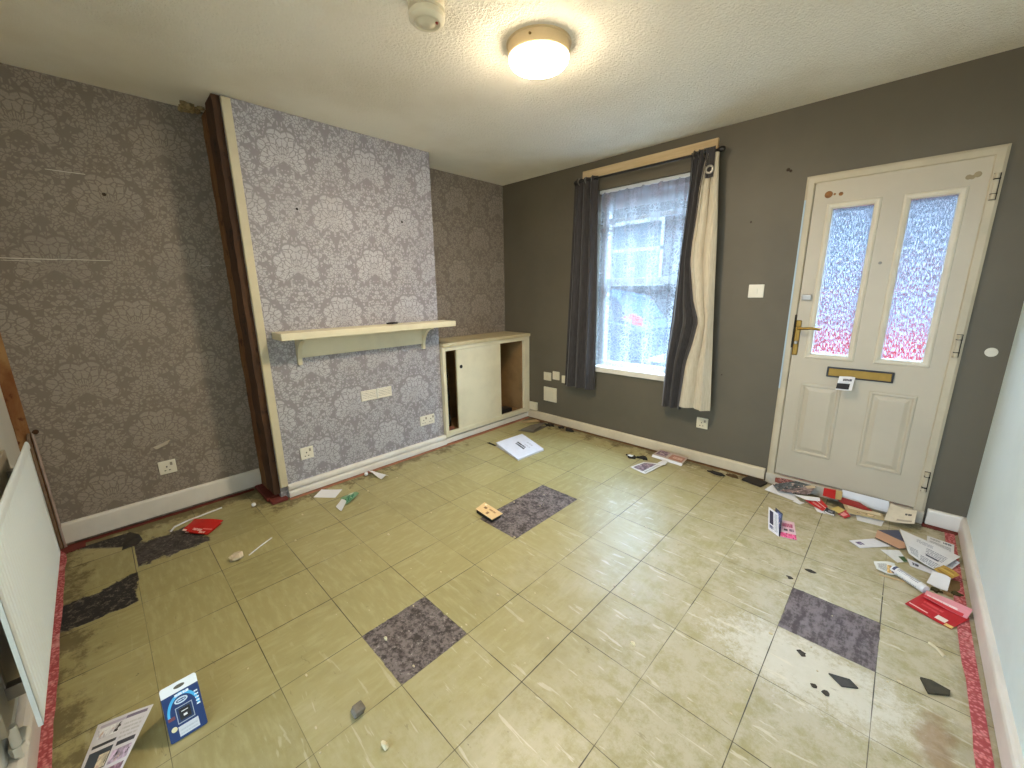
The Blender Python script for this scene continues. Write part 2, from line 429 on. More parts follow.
bm = BM(); skirt(bm, (DX1 + 0.012, 0), (W, 0), (0, -1), 0.098, 0.020, 0.006); struct('baseboard_door_side', bm, M_skirt)
bm = BM(); skirt(bm, (W, -0.0), (W, D), (-1, 0), 0.098, 0.020, 0.006); struct('baseboard_right', bm, M_skirt)
bm = BM(); skirt(bm, (0.02, D), (BX0, D), (0, 1), 0.10, 0.034, 0.0); struct('baseboard_back', bm, M_skirt)

# stripped timber at the side of the chimney breast, and the cream batten on its edge
def rough_board(bm, x0, x1, y0, y1, z0, z1, amp=0.004, nz=40, seed=1):
    rnd = random.Random(seed); rows = []
    for k in range(nz + 1):
        z = z0 + (z1 - z0) * k / nz
        j = [rnd.uniform(-amp, amp) for _ in range(4)]
        rows.append([bm.verts.new((x0 , y0 + j[0], z)), bm.verts.new((x1 + j[1] * .3, y0 + j[2], z)), bm.verts.new((x1 + j[1] * .3, y1, z)), bm.verts.new((x0, y1, z))])
    for A, B in zip(rows, rows[1:]):
        for i in range(4): bm.faces.new((A[i], A[(i + 1) % 4], B[(i + 1) % 4], B[i]))
    bm.faces.new(rows[0][::-1]); bm.faces.new(rows[-1])
bm = BM(); rough_board(bm, 0.012, 0.17, CY0 - 0.020, CY0 + 0.014, 0.03, H - 0.03, 0.003, 44, 3)
struct('trim_1', bm, wood('stripped_timber_pale', rgb(134, 96, 56), rgb(104, 64, 34), (9, 9, 1.2), 0.85, rgb(78, 42, 22)))
bm = BM(); rough_board(bm, 0.172, CX - 0.004, CY0 - 0.026, CY0 + 0.014, 0.05, H - 0.006, 0.003, 44, 5)
struct('trim_13', bm, M_rawwood)
bm = BM(); box(bm, CX + 0.001, CX + 0.026, -2.533, -2.486, 0.095, H - 0.012, 0.006, 3)
t = struct('trim_2', bm, paint('cream_batten_paint', rgb(206, 196, 166), .45, .06, 4)); t['label'] = 'cream painted vertical batten on the edge of the chimney breast'
bm = BM(); box(bm, 0.0, 0.30, -2.61, -2.50, 0.0, 0.026, 0.004, 1); box(bm, 0.30, 0.375, -2.60, -2.50, 0.0, 0.022, 0.004, 1)
struct('trim_3', bm, M_red_dark)
# torn plaster and lath at the head of the timber
bm = BM(); rnd = random.Random(11)
for k in range(26):
    y = rnd.uniform(-2.66, -2.57); x = rnd.uniform(0.0, 0.10); z = H - rnd.uniform(0.0, 0.02)
    s = rnd.uniform(0.008, 0.02)
    bmesh.ops.create_icosphere(bm, subdivisions=1, radius=s, matrix=Matrix.Translation((x, y, z)) @ Matrix.Diagonal((1, 1.2, rnd.uniform(.5, 1.4), 1)))
struct('trim_4', bm, paint('broken_plaster', rgb(176, 152, 108), 0.95, 0.25, 30, 0.5, 60))
# bare strip where the wallpaper stops in the left corner
bm = BM(); rough_board(bm, 0.0, 0.006, -3.605, -3.556, 0.0, H - 0.02, 0.006, 60, 8)
struct('trim_5', bm, M_barebrown)
# red underlay left stuck along the foot of the walls
def strip(name, pts_in, pts_out, mat, z=0.004, seed=2):
    bm = BM(); rnd = random.Random(seed)
    n = 40; rows = []
    for k in range(n + 1):
        t_ = k / n
        a = Vector(pts_in[0]).lerp(Vector(pts_in[1]), t_); c = Vector(pts_out[0]).lerp(Vector(pts_out[1]), t_)
        c = c.lerp(a, rnd.uniform(-0.06, 0.12))
        rows.append([bm.verts.new((a.x, a.y, 0)), bm.verts.new((a.x, a.y, z)), bm.verts.new((c.x, c.y, z * .8)), bm.verts.new((c.x, c.y, 0))])
    for A, B in zip(rows, rows[1:]):
        for i in range(4): bm.faces.new((A[i], A[(i + 1) % 4], B[(i + 1) % 4], B[i]))
    bm.faces.new(rows[0][::-1]); bm.faces.new(rows[-1])
    return struct(name, bm, mat)
strip('trim_6', [(0.05, -3.572), (2.2, -3.572)], [(0.05, -3.543), (2.2, -3.543)], M_red_strip)
strip('trim_7', [(W - 0.034, -0.06), (W - 0.034, -3.3)], [(W - 0.072, -0.06), (W - 0.072, -3.3)], M_red_strip, 0.004, 4)
strip('trim_8', [(0.0, -3.55), (0.0, -2.62)], [(0.036, -3.55), (0.036, -2.62)], M_red_dark, 0.003, 5)
strip('trim_9', [(CX, -2.49), (CX, -0.02)], [(CX + 0.052, -2.49), (CX + 0.046, -0.02)], M_red_pale, 0.003, 6)
strip('trim_10', [(0.4, 0.0), (2.66, 0.0)], [(0.4, -0.034), (2.66, -0.034)], paint('brown_floor_edge', rgb(122, 88, 58), 0.9, 0.2, 12), 0.003, 7)
strip('trim_11', [(3.48, 0.0), (W, 0.0)], [(3.48, -0.06), (W - .03, -0.06)], M_red_dark, 0.003, 9)
strip('trim_12', [(0.03, -3.57), (0.03, -3.47)], [(0.11, -3.56), (0.09, -3.47)], M_red_dark, 0.004, 10)

# scrapes and a torn flap on the left wall, filler and holes on the front wall
def flat(bm, pts): bm.faces.new([bm.verts.new(p) for p in pts])
bm = BM()
for y0, y1, z, h in ((-3.50, -3.30, 1.566, .004), (-3.30, -3.10, 1.569, .0025), (-3.49, -3.36, 1.556, .002), (-3.264, -3.122, 2.006, .003), (-2.70, -2.64, 1.56, .002)):
    box(bm, 0.0, 0.0012, y0, y1, z, z + h)
obj('scrape_mark', bm, paint('chalk_white', rgb(214, 206, 190), 0.9), wall_left)
bm = BM(); lathe(bm, (0.0, -3.066, 1.918), [(0.009, 0.0), (0.006, 0.003)], 10, 'x'); obj('screw_hole', bm, paint('hole_dirt', rgb(62, 48, 34), 0.9), wall_left)
bm = BM(); v = [(0.001, -3.10, 0.462), (0.012, -3.085, 0.448), (0.03, -3.03, 0.472), (0.001, -3.012, 0.49)]
flat(bm, v); flat(bm, [(a + .001, y, z + .001) for a, y, z in v][::-1]); obj('torn_paper_flap', bm, paint('torn_paper_back', rgb(190, 178, 160), 0.9), wall_left)
bm = BM(); lathe(bm, (3.583, 0.0, 1.03), [(0.024, 0.0), (0.022, -0.002), (0.005, -0.003)], 18, 'y')
obj('filler_spot', bm, paint('filler', rgb(214, 210, 196), 0.9), wall_front)
bm = BM()
for x, z, r in ((2.563, 2.102, .010), (2.578, 2.092, .008), (2.383, 1.812, .006), (2.30, 0.74, .005)):
    lathe(bm, (x, 0.0, z), [(r, 0.0), (r * .8, -0.003), (r * .3, -0.004)], 10, 'y')
obj('screw_hole', bm, paint('hole_dirt', rgb(62, 48, 34), 0.9), wall_front)
wall_ch = bpy.data.objects['wall_chimney']
bm = BM()
for y, z in ((-2.198, 1.905), (-1.441, 1.906)): lathe(bm, (CX, y, z), [(0.008, 0.0), (0.005, 0.003)], 10, 'x')
obj('nail_hole', bm, paint('hole_black', rgb(40, 34, 32), 0.9), wall_ch)

# ================================================================== WINDOW
bm = BM(); ring(bm, WX0, WX1, WZ0, WZ1, [(0, 0.10), (0.05, 0.10), (0.055, 0.106), (0.055, 0.16), (0, 0.16)], True)
win = struct('window_1', bm, paint('white_window_paint', rgb(196, 202, 206), 0.35, 0.02))
MW = MATS['white_window_paint']
bm = BM(); box(bm, WX0 + .05, WX1 - .05, 0.105, 0.155, 1.42, 1.475, .004); box(bm, WX0 + .05, WX1 - .05, .11, .15, 1.95, 1.985, .004)
obj('glazing_bar', bm, MW, win)
b = NB('clear_glass')
g = b.n.new('ShaderNodeBsdfTransparent'); g.inputs[0].default_value = (.95, .97, .97, 1)
gl = b.n.new('ShaderNodeBsdfGlossy'); gl.inputs['Roughness'].default_value = 0.02
mx = b.n.new('ShaderNodeMixShader'); mx.inputs[0].default_value = 0.06; b.l.new(g.outputs[0], mx.inputs[1]); b.l.new(gl.outputs[0], mx.inputs[2])
M_glass = b.done(mx.outputs[0])
bm = BM(); box(bm, WX0 + .05, WX1 - .05, 0.128, 0.132, WZ0 + .05, WZ1 - .05); obj('pane', bm, M_glass, win)
bm = BM(); box(bm, WX0 + 0.001, WX1 - 0.001, -0.024, 0.10, WZ0 - 0.03, WZ0 + 0.018, .006, 3); obj('window_sill', bm, M_white, win)

# net curtain on its white wire, just inside the opening
net = thing('net_curtain', 'white lace net curtain hanging across the window', 'net curtain', (1.575, 0.03, 0.68))
def lace():
    b = NB('lace_net'); x, y, z = b.sep(b.pos()); p = b.comb(x, z, 0)
    stripe = b.ss(b.math('SINE', b.mul(b.add(x, b.mul(b.noise(p, 3, 2), .03)), 2 * pi / 0.205)), -0.2, 0.35)
    d = b.voro(p, 32, 'DISTANCE_TO_EDGE'); n = b.noise(p, 34, 3, 0.7, 1.0)
    motif = b.mx(b.ss(d, 0.10, 0.05), b.ss(n, 0.52, 0.60))
    top = b.ss(z, 2.04, 2.05); foot = b.ss(z, 0.74, 0.70)
    dens = b.add(b.add(0.30, b.mul(stripe, 0.18)), b.mul(motif, b.add(0.26, b.mul(stripe, 0.18))))
    dens = b.mx(dens, b.mul(top, 0.74)); dens = b.mx(dens, b.mul(foot, b.mul(motif, .85)))
    line = b.mul(b.ss(b.ab(b.sub(z, 2.045)), 0.006, 0.003), 0.8); dens = b.mn(b.mx(dens, line), 0.88)
    tr = b.n.new('ShaderNodeBsdfTransparent'); tl = b.n.new('ShaderNodeBsdfTranslucent'); df = b.n.new('ShaderNodeBsdfDiffuse')
    tl.inputs[0].default_value = (.22, .228, .235, 1); df.inputs[0].default_value = (.82, .85, .87, 1)
    m1 = b.n.new('ShaderNodeMixShader'); m1.inputs[0].default_value = 0.15; b.l.new(tl.outputs[0], m1.inputs[1]); b.l.new(df.outputs[0], m1.inputs[2])
    m2 = b.n.new('ShaderNodeMixShader'); b.l.new(dens, m2.inputs[0]); b.l.new(tr.outputs[0], m2.inputs[1]); b.l.new(m1.outputs[0], m2.inputs[2])
    return b.done(m2.outputs[0])
bm = BM(); nx, nz = 160, 20; rnd = random.Random(3); rows = []
ph = [rnd.uniform(0, 6) for _ in range(4)]
for k in range(nz + 1):
    z = 0.684 + (2.192 - 0.684) * k / nz; f = k / nz; row = []
    for i in range(nx + 1):
        u = i / nx
        x = WX0 + 0.008 + (WX1 - WX0 - 0.016) * u
        y = 0.034 + 0.009 * sin(u * 70 + ph[0] + 0.6 * sin(f * 3)) * (0.7 + .3 * f) + 0.006 * sin(u * 31 + ph[1] - f) + .002 * sin(u * 190) * f
        row.append(bm.verts.new((x, y, z + (0.004 * sin(u * 26) if k == 0 else 0))))
    rows.append(row)
for A, B in zip(rows, rows[1:]):
    for i in range(nx): bm.faces.new((A[i], A[i + 1], B[i + 1], B[i]))
obj('lace_cloth', bm, lace(), net, True)
bm = BM(); box(bm, WX0 + .001, WX1 - .001, 0.024, 0.05, 2.186, 2.213, .004); obj('header_rail', bm, MW, net)

# wooden pelmet batten, pole and curtains
bm = BM(); box(bm, 1.015, 2.13, -0.022, 0.0, 2.318, 2.405 - 0.018, .003)
tag(obj('timber_batten', bm, M_pine), 'bare pine batten screwed to the wall above the curtain pole', 'batten')
PY, PZ = -0.085, 2.290
pole = thing('curtain_pole', 'thin black metal curtain pole above the window', 'curtain pole', (1.6, PY, PZ))
bm = BM(); cyl(bm, (1.585, PY, PZ), 0.009, 1.17, 'x', 16); obj('rod', bm, M_black, pole, True)
for x in (0.995, 2.178):
    bm = BM(); lathe(bm, (x, PY, PZ), [(0.009, -0.022), (0.016, -0.016), (0.02, 0.0), (0.016, 0.016), (0.009, 0.022)], 16, 'x'); obj('finial', bm, M_black, pole, True)
for x in (1.06, 2.13):
    bm = BM(); cyl(bm, (x, PY / 2 - 0.012, PZ), 0.007, -PY - 0.02, 'y', 12); cyl(bm, (x, -0.025, PZ), 0.022, 0.006, 'y', 20); obj('bracket', bm, M_black, pole, True)

def cloth_mat(name, c1, c2):
    b = NB(name); o = b.pos(); n = b.noise(b.scale(o, (60, 60, 4)), 3, 3); n2 = b.noise(o, 180, 2)
    col = b.mix(b.ss(n, .35, .7), c1, c2)
    return b.done(b.bsdf(col, 0.8, 0, b.bump(n2, .2, .002), .3, **{'Sheen Weight': 0.25}))
M_cur = cloth_mat('charcoal_curtain_cloth', rgb(62, 58, 58), rgb(44, 42, 42))
M_lin = cloth_mat('cream_curtain_lining', rgb(200, 190, 168), rgb(186, 175, 152))
def pw(tbl, z):
    for (z1, v1), (z0, v0) in zip(tbl, tbl[1:]):
        if z >= z0: return v0 + (v1 - v0) * (z - z0) / (z1 - z0)
    return tbl[-1][1]
def cloth(bm, xl, xr, ztop, zbot, folds, amp, y0, nx=64, nz=36, skew=0.0, ph=0.0, dz=0.0, th=0.004):
    F, Bk = [], []
    for k in range(nz + 1):
        f = k / nz; r1, r2 = [], []
        for i in range(nx + 1):
            u = i / nx; zt = pw(ztop, u) if isinstance(ztop, list) else ztop; zb = pw(zbot, u) if isinstance(zbot, list) else zbot
            z = zt + (zb - zt) * f
            a, c = pw(xl, z), pw(xr, z)
            w = 2 * pi * folds * u + ph + skew * f
            x = a + (c - a) * u + 0.006 * sin(2 * w) * (1 if 0 < i < nx else 0)
            y = y0 + amp * sin(w) * (0.85 + 0.3 * f) + amp * 0.25 * sin(2.3 * w + 1.3 + 2 * f)
            r1.append(bm.verts.new((x, y, z))); r2.append(bm.verts.new((x, y + th, z)))
        F.append(r1); Bk.append(r2)
    for G in (F, Bk):
        for A, B in zip(G, G[1:]):
            for i in range(nx): bm.faces.new((A[i], A[i + 1], B[i + 1], B[i]))
    for i in range(nx):
        bm.faces.new((F[0][i], F[0][i + 1], Bk[0][i + 1], Bk[0][i])); bm.faces.new((F[-1][i], F[-1][i + 1], Bk[-1][i + 1], Bk[-1][i]))
    for k in range(nz):
        bm.faces.new((F[k][0], F[k + 1][0], Bk[k + 1][0], Bk[k][0])); bm.faces.new((F[k][nx], F[k + 1][nx], Bk[k + 1][nx], Bk[k][nx]))
def eyelet(x, y, z, parent, axis='x'):
    bm = BM(); n = 20
    for k in range(n):
        pass
    tor = [(0.026, -0.003), (0.030, 0.0), (0.026, 0.003), (0.018, 0.003), (0.015, 0.0), (0.018, -0.003)]
    rows = []
    for i in range(24):
        a = 2 * pi * i / 24
        rows.append([bm.verts.new(Vector((x, y, z)) + (Vector((h, r * cos(a), r * sin(a))) if axis == 'x' else Vector((r * cos(a), h, r * sin(a))))) for r, h in tor])
    for i in range(24):
        A, B = rows[i], rows[(i + 1) % 24]
        for j in range(6): bm.faces.new((A[j], A[(j + 1) % 6], B[(j + 1) % 6], B[j]))
    return obj('eyelet', bm, M_metal, parent, True)
cl = thing('curtain', 'charcoal curtain hanging straight at the left of the window', 'curtain', (1.07, PY, 0.45))
bm = BM(); cloth(bm, [(2.33, .972), (1.47, .940), (.45, .893)], [(2.33, 1.205), (1.47, 1.222), (.45, 1.232)], 2.312, 0.462, 3.2, 0.024, PY, 72, 30, 0.5, 0.4)
obj('drape', bm, M_cur, cl, True)
for x in (1.03, 1.10, 1.165): eyelet(x, PY, PZ, cl)
cr = thing('curtain', 'charcoal curtain right of the window, edge turned back to show cream lining', 'curtain', (2.05, PY, 0.44))
bm = BM()
XB = [(2.33, 2.115), (2.21, 2.09), (2.05, 2.068), (1.936, 2.064), (1.70, 2.043), (1.56, 2.042), (1.278, 2.094), (1.14, 2.143), (.989, 2.119), (.808, 2.076), (.441, 2.053)]
cloth(bm, [(2.33, 1.972), (2.078, 1.976), (1.736, 1.955), (1.307, 1.928), (.787, 1.891), (.44, 1.883)], XB, 2.312, 0.440, 2.7, 0.022, PY, 64, 44, 0.6, 1.0)
obj('drape', bm, M_cur, cr, True)
bm = BM()
cloth(bm, [(z, x - 0.012) for z, x in XB], [(2.33, 2.172), (2.243, 2.172), (1.786, 2.201), (1.115, 2.230), (.499, 2.268), (.4, 2.27)], 2.27, [(1.0, .43), (0.0, .43)][::-1] and 0.468, 1.7, 0.022, PY - 0.022, 48, 44, 0.8, 2.2)
obj('lining', bm, M_lin, cr, True)
bm = BM(); cloth(bm, [(2.33, 2.088), (2.0, 2.108)], [(2.33, 2.155), (2.0, 2.150)], 2.306, 2.115, 0.6, 0.006, PY - 0.045, 12, 10, 0, 0.3)
obj('header_tape', bm, M_cur, cr, True)
eyelet(2.128, PY - 0.052, 2.165, cr, 'y')
for x in (2.0, 2.035, 2.07): eyelet(x, PY, PZ, cr)

# ================================================================== FRONT DOOR
LX0, LX1, LZ0, LZ1 = 2.723, 3.449, 0.085, 1.991
GZ0, GZ1 = 0.952, 1.835
G1 = (2.823, 3.013); G2 = (3.163, 3.342)
bm = BM(); ring(bm, DX0, DX1, 0.02, DZ1, [(0, 0.0), (0.0, -0.014), (0.012, -0.020), (0.040, -0.020), (0.045, -0.014), (0.047, 0.0), (0.047, 0.07), (0.0, 0.07)], True)
door = struct('door_1', bm, M_frame)
bm = BM(); box(bm, DX0 - 0.001, DX1 + 0.001, -0.030, 0.07, 0.0, 0.074, .004); obj('threshold', bm, paint('weathered_threshold', rgb(196, 188, 170), .5, .12, 9), door)
bm = BM()
Y0, Y1 = -0.012, 0.042
xs = [LX0, G1[0], G1[1], G2[0], G2[1], LX1]
box(bm, LX0, LX1, Y0, Y1, LZ0, GZ0); box(bm, LX0, LX1, Y0, Y1, GZ1, LZ1)
for a, c in ((LX0, G1[0]), (G1[1], G2[0]), (G2[1], LX1)): box(bm, a, c, Y0, Y1, GZ0, GZ1)
bmesh.ops.remove_doubles(bm, verts=bm.verts[:], dist=1e-5)
obj('door_leaf', bm, M_door, door)
bm = BM(); ring(bm, LX0 - 0.004, LX1 + 0.004, LZ0 - 0.006, LZ1 + 0.004, [(0, 0.0), (0.004, 0.0), (0.004, 0.02), (0, 0.02)], True); obj('rebate_seal', bm, M_dark, door)
b = NB('obscure_glass'); o = b.pos(); ox, oy, oz = b.sep(o)
rip = b.noise(b.comb(b.mul(ox, 190), b.mul(oz, 42), 0), 1.0, 3, .65, .0)
gb = b.n.new('ShaderNodeBsdfGlass'); gb.inputs['Roughness'].default_value = 0.18; gb.inputs['IOR'].default_value = 1.2; gb.inputs['Color'].default_value = (.72, .76, .80, 1)
b.l.new(b.bump(rip, 1.0, 0.02), gb.inputs['Normal'])
tl = b.n.new('ShaderNodeBsdfTranslucent'); tl.inputs[0].default_value = (.30, .32, .34, 1)
tp = b.n.new('ShaderNodeBsdfTransparent')
m1 = b.n.new('ShaderNodeMixShader'); b.l.new(b.ss(rip, .49, .58, .03, .62), m1.inputs[0]); b.l.new(gb.outputs[0], m1.inputs[1]); b.l.new(tl.outputs[0], m1.inputs[2])
m2 = b.n.new('ShaderNodeMixShader'); m2.inputs[0].default_value = .16; b.l.new(m1.outputs[0], m2.inputs[1]); b.l.new(tp.outputs[0], m2.inputs[2])
M_obs = b.done(m2.outputs[0])
for a, c in (G1, G2):
    bm = BM(); box(bm, a - .004, c + .004, 0.012, 0.018, GZ0 - .004, GZ1 + .004); obj('obscure_pane', bm, M_obs, door)
    bm = BM(); ring(bm, a - 0.036, c + 0.036, GZ0 - 0.036, GZ1 + 0.036, [(0.006, -0.012), (0.008, -0.016), (0.016, -0.019), (0.026, -0.017), (0.033, -0.014), (0.037, -0.008), (0.037, 0.012)])
    obj('glazing_bead', bm, paint('door_bead', rgb(206, 198, 178), .4, .04), door)
for a, c in ((2.800, 3.010), (3.144, 3.352)):
    bm = BM(); z0, z1 = 0.265, 0.755
    ring(bm, a, c, z0, z1, [(0, -0.0122), (0.004, -0.017), (0.014, -0.018), (0.022, -0.0125), (0.030, -0.0135), (0.046, -0.019), (0.05, -0.0195)])
    flat(bm, [(a + .05, -0.0195, z0 + .05), (c - .05, -0.0195, z0 + .05), (c - .05, -0.0195, z1 - .05), (a + .05, -0.0195, z1 - .05)])
    bmesh.ops.remove_doubles(bm, verts=bm.verts[:], dist=1e-5)
    obj('moulded_panel', bm, M_door, door)
# letter plate
lp = None
bm = BM(); box(bm, 2.922, 3.238, -0.022, -0.012, 0.815, 0.880, .004); lp = obj('letter_plate', bm, M_black, door)
bm = BM(); box(bm, 2.932, 3.228, -0.028, -0.022, 0.824, 0.871, .003); obj('letter_flap', bm, M_brass, lp)
# handle, lock cylinder, thumb turn, viewer, hinges, seal, light line
bm = BM(); box(bm, 2.722, 2.752, -0.021, -0.012, 0.935, 1.165, .006, 3); hp = obj('handle_plate', bm, M_brass, door)
bm = BM(); cyl(bm, (2.738, -0.04, 1.115), 0.009, 0.045, 'y', 16)
tube(bm, [(2.738, -0.062, 1.115), (2.77, -0.066, 1.116), (2.82, -0.067, 1.119), (2.862, -0.065, 1.114)], 0.0085, 12); obj('lever', bm, M_brass, hp, True)
bm = BM(); lathe(bm, (2.737, -0.021, 1.02), [(0.012, 0.0), (0.012, -0.008), (0.008, -0.012)], 18, 'y'); obj('lock_cylinder', bm, M_metal, hp, True)
bm = BM(); box(bm, 2.735, 2.785, -0.030, -0.012, 1.293, 1.330, .004); obj('rim_lock', bm, M_metal, door)
bm = BM(); box(bm, 2.7125, 2.7195, -0.027, -0.012, 0.985, 1.20, .001); obj('keep_plate', bm, M_dark, door)
bm = BM(); lathe(bm, (3.083, -0.012, 1.505), [(0.008, 0.0), (0.007, -0.005), (0.003, -0.006)], 16, 'y'); obj('door_viewer', bm, M_metal, door, True)
for z in (1.845, 1.055, 0.262):
    bm = BM(); box(bm, 3.449, 3.466, -0.030, -0.018, z - 0.036, z + 0.036, .003)
    for dz in (-.048, .048): cyl(bm, (3.457, -0.034, z + dz), 0.0095, 0.024, 'z', 14)
    hg = obj('hinge', bm, M_frame, door)
    bm = BM(); box(bm, 3.4672, 3.4705, -0.025, -0.018, z - 0.062, z + 0.062)
    for dz in (-.062, -.036, .033, .059): box(bm, 3.446, 3.4705, -.0435 if abs(dz) < .05 else -.025, -.018, z + dz, z + dz + .003)
    obj('hinge_gap', bm, M_dark, hg)
bm = BM(); box(bm, 2.676, 2.684, -0.024, -0.015, 0.70, 1.90); obj('light_line', bm, paint('pale_blue_light_line', rgb(168, 190, 204), .4), door)  # pale blue strip drawn for light showing along the frame edge
bm = BM(); lathe(bm, (2.793, -0.012, 1.917), [(0.020, 0.0), (0.017, -0.002), (0.005, -0.003)], 14, 'y')
lathe(bm, (2.822, -0.012, 1.915), [(0.006, 0.0), (0.003, -0.003)], 10, 'y'); lathe(bm, (2.852, -0.012, 1.912), [(0.011, 0.0), (0.008, -0.002)], 10, 'y')
obj('glue_mark', bm, paint('brown_glue', rgb(142, 96, 52), .8, .2, 40), door)
bm = BM()
for x, z, r in ((3.362, 1.908, .012), (3.392, 1.915, .014), (3.375, 1.905, .010)): lathe(bm, (x, -0.012, z), [(r, 0.0), (r * .7, -0.0015)], 12, 'y')
obj('scuff_mark', bm, paint('grey_scuff', rgb(150, 136, 108), .8), door)

def chunk(name, label, cat, c, r, mat, seed=1, sub=2, group=None):
    bm = BM(); rnd = random.Random(seed)
    bmesh.ops.create_icosphere(bm, subdivisions=sub, radius=1, matrix=Matrix.Translation(c) @ Matrix.Diagonal((*r, 1)))
    for v_ in bm.verts:
        v_.co += Vector([rnd.uniform(-.22, .22) * r[k] for k in range(3)])
        v_.co.z = max(v_.co.z, 0.001)
    return tag(obj(name, bm, mat), label, cat, group)

# ================================================================== MANTEL SHELF
mt = thing('mantel_shelf', 'cream painted mantel shelf with curved brackets on the damask chimney breast', 'shelf', (CX, -1.78, 0.95))
bm = BM(); box(bm, CX, 0.525, -2.448, -1.108, 1.096, 1.141, .005, 2); obj('shelf_board', bm, M_cream, mt)
bm = BM(); box(bm, CX, CX + 0.022, -2.300, -1.34, 0.958, 1.096, .003); obj('apron', bm, M_cream, mt)
for y in (-2.318, -1.340):
    bm = BM(); pts = [(CX, 1.096), (CX, 0.912), (CX + .022, 0.912), (CX + .024, 0.935)]
    for k in range(1, 13):
        a = k / 12 * pi / 2; pts.append((CX + .024 + 0.132 * (1 - cos(a)), 0.935 + 0.15 * sin(a)))
    pts += [(CX + .158, 1.096)]
    prism(bm, [(x, z) for x, z in pts], 'y', y, y + 0.026); obj('bracket', bm, M_cream, mt)
bm = BM(); bmesh.ops.create_icosphere(bm, subdivisions=2, radius=1, matrix=Matrix.Translation((0.39, -1.62, 1.147)) @ Matrix.Diagonal((.022, .05, .009, 1)))
for v_ in bm.verts: v_.co += Vector((random.uniform(-.004, .004), random.uniform(-.006, .006), random.uniform(-.002, .003)))
tag(obj('paper_scrap', bm, M_dark), 'dark crumpled scrap lying on top of the mantel shelf', 'scrap')

# ================================================================== CUPBOARD IN THE ALCOVE
cup = thing('alcove_cupboard', 'cream cupboard with sliding doors built into the alcove corner', 'cupboard', (0.18, -0.57, 0))
FX = 0.372
bm = BM(); box(bm, 0.002, FX + 0.012, -1.150, -0.004, 0.905, 0.938, .005, 2); obj('cupboard_top', bm, M_cream_dk, cup)
bm = BM()
box(bm, 0.002, FX, -1.150, -1.118, 0.075, 0.905, .003); box(bm, 0.002, FX, -0.088, -0.008, 0.075, 0.905, .003)
box(bm, FX - .03, FX, -1.118, -0.088, 0.868, 0.905, .003); box(bm, FX - .03, FX, -1.118, -0.088, 0.080, 0.122, .003)
obj('face_frame', bm, M_cream, cup)
bm = BM(); box(bm, CX, CX + 0.022, -1.150, -0.004, 0.012, 0.060, .003); box(bm, CX - .004, CX + .016, -1.150, -0.004, 0.066, 0.076, .002); obj('plinth', bm, M_skirt, cup)
bm = BM(); box(bm, 0.004, FX - .03, -1.118, -0.088, 0.082, 0.105); box(bm, 0.003, 0.012, -1.118, -0.088, 0.105, 0.903)
box(bm, 0.004, FX - .032, -0.100, -0.088, 0.105, 0.903); obj('lining_board', bm, M_inner, cup)
bm = BM(); box(bm, 0.348, 0.364, -0.992, -0.436, 0.116, 0.874, .002); sd = obj('sliding_door', bm, M_cream, cup)
bm = BM(); lathe(bm, (0.364, -0.945, 0.708), [(0.016, 0.0), (0.017, 0.002), (0.013, 0.004), (0.011, 0.001)], 20, 'x'); obj('finger_pull', bm, M_dark, sd, True)
bm = BM(); box(bm, 0.326, 0.340, -0.985, -0.445, 0.116, 0.874, .002); obj('rear_sliding_door', bm, M_inner, cup)
# clutter seen through the two gaps
bm = BM(); rnd = random.Random(4); rows = []
for k in range(19):
    f = k / 18; z = .106 + .69 * f; r_ = .052 * (1 - .25 * f ** 3) * (.35 + .65 * min(1, (1 - f) * 6))
    rows.append([bm.verts.new((.215 + (r_ * 1.5 + rnd.uniform(-.01, .01)) * cos(2 * pi * i / 16), -1.055 + (r_ + rnd.uniform(-.004, .004)) * sin(2 * pi * i / 16), z)) for i in range(16)])
for A, B in zip(rows, rows[1:]):
    for i in range(16): bm.faces.new((A[i], A[(i + 1) % 16], B[(i + 1) % 16], B[i]))
bm.faces.new(rows[0][::-1]); bm.faces.new(rows[-1])
tag(obj('bin_bag', bm, paint('black_shiny_film', rgb(14, 12, 12), .22, .02)), 'shiny black bag filling the left gap of the cupboard', 'bag')
chunk('rag', 'reddish brown rag low down in the left gap of the cupboard', 'rag', (.318, -1.055, .130), (.018, .040, .017), paint('brown_red_rag', rgb(120, 70, 48), .9, .25, 20), 9)
bm = BM(); prism(bm, [(-0.43, 0.106), (-0.40, 0.106), (-0.405, 0.20), (-0.418, 0.24), (-0.402, 0.33), (-0.425, 0.42), (-0.43, 0.42)], 'x', 0.23, 0.30)
tag(obj('packing_board', bm, M_black), 'ragged black board upright in the cupboard beside the sliding door', 'board')
bm = BM(); box(bm, 0.20, 0.31, -0.385, -0.22, 0.106, 0.150, .012, 3)
tag(obj('shoe_tin', bm, M_black), 'flat black tin lying on the cupboard floor in the right gap', 'tin')

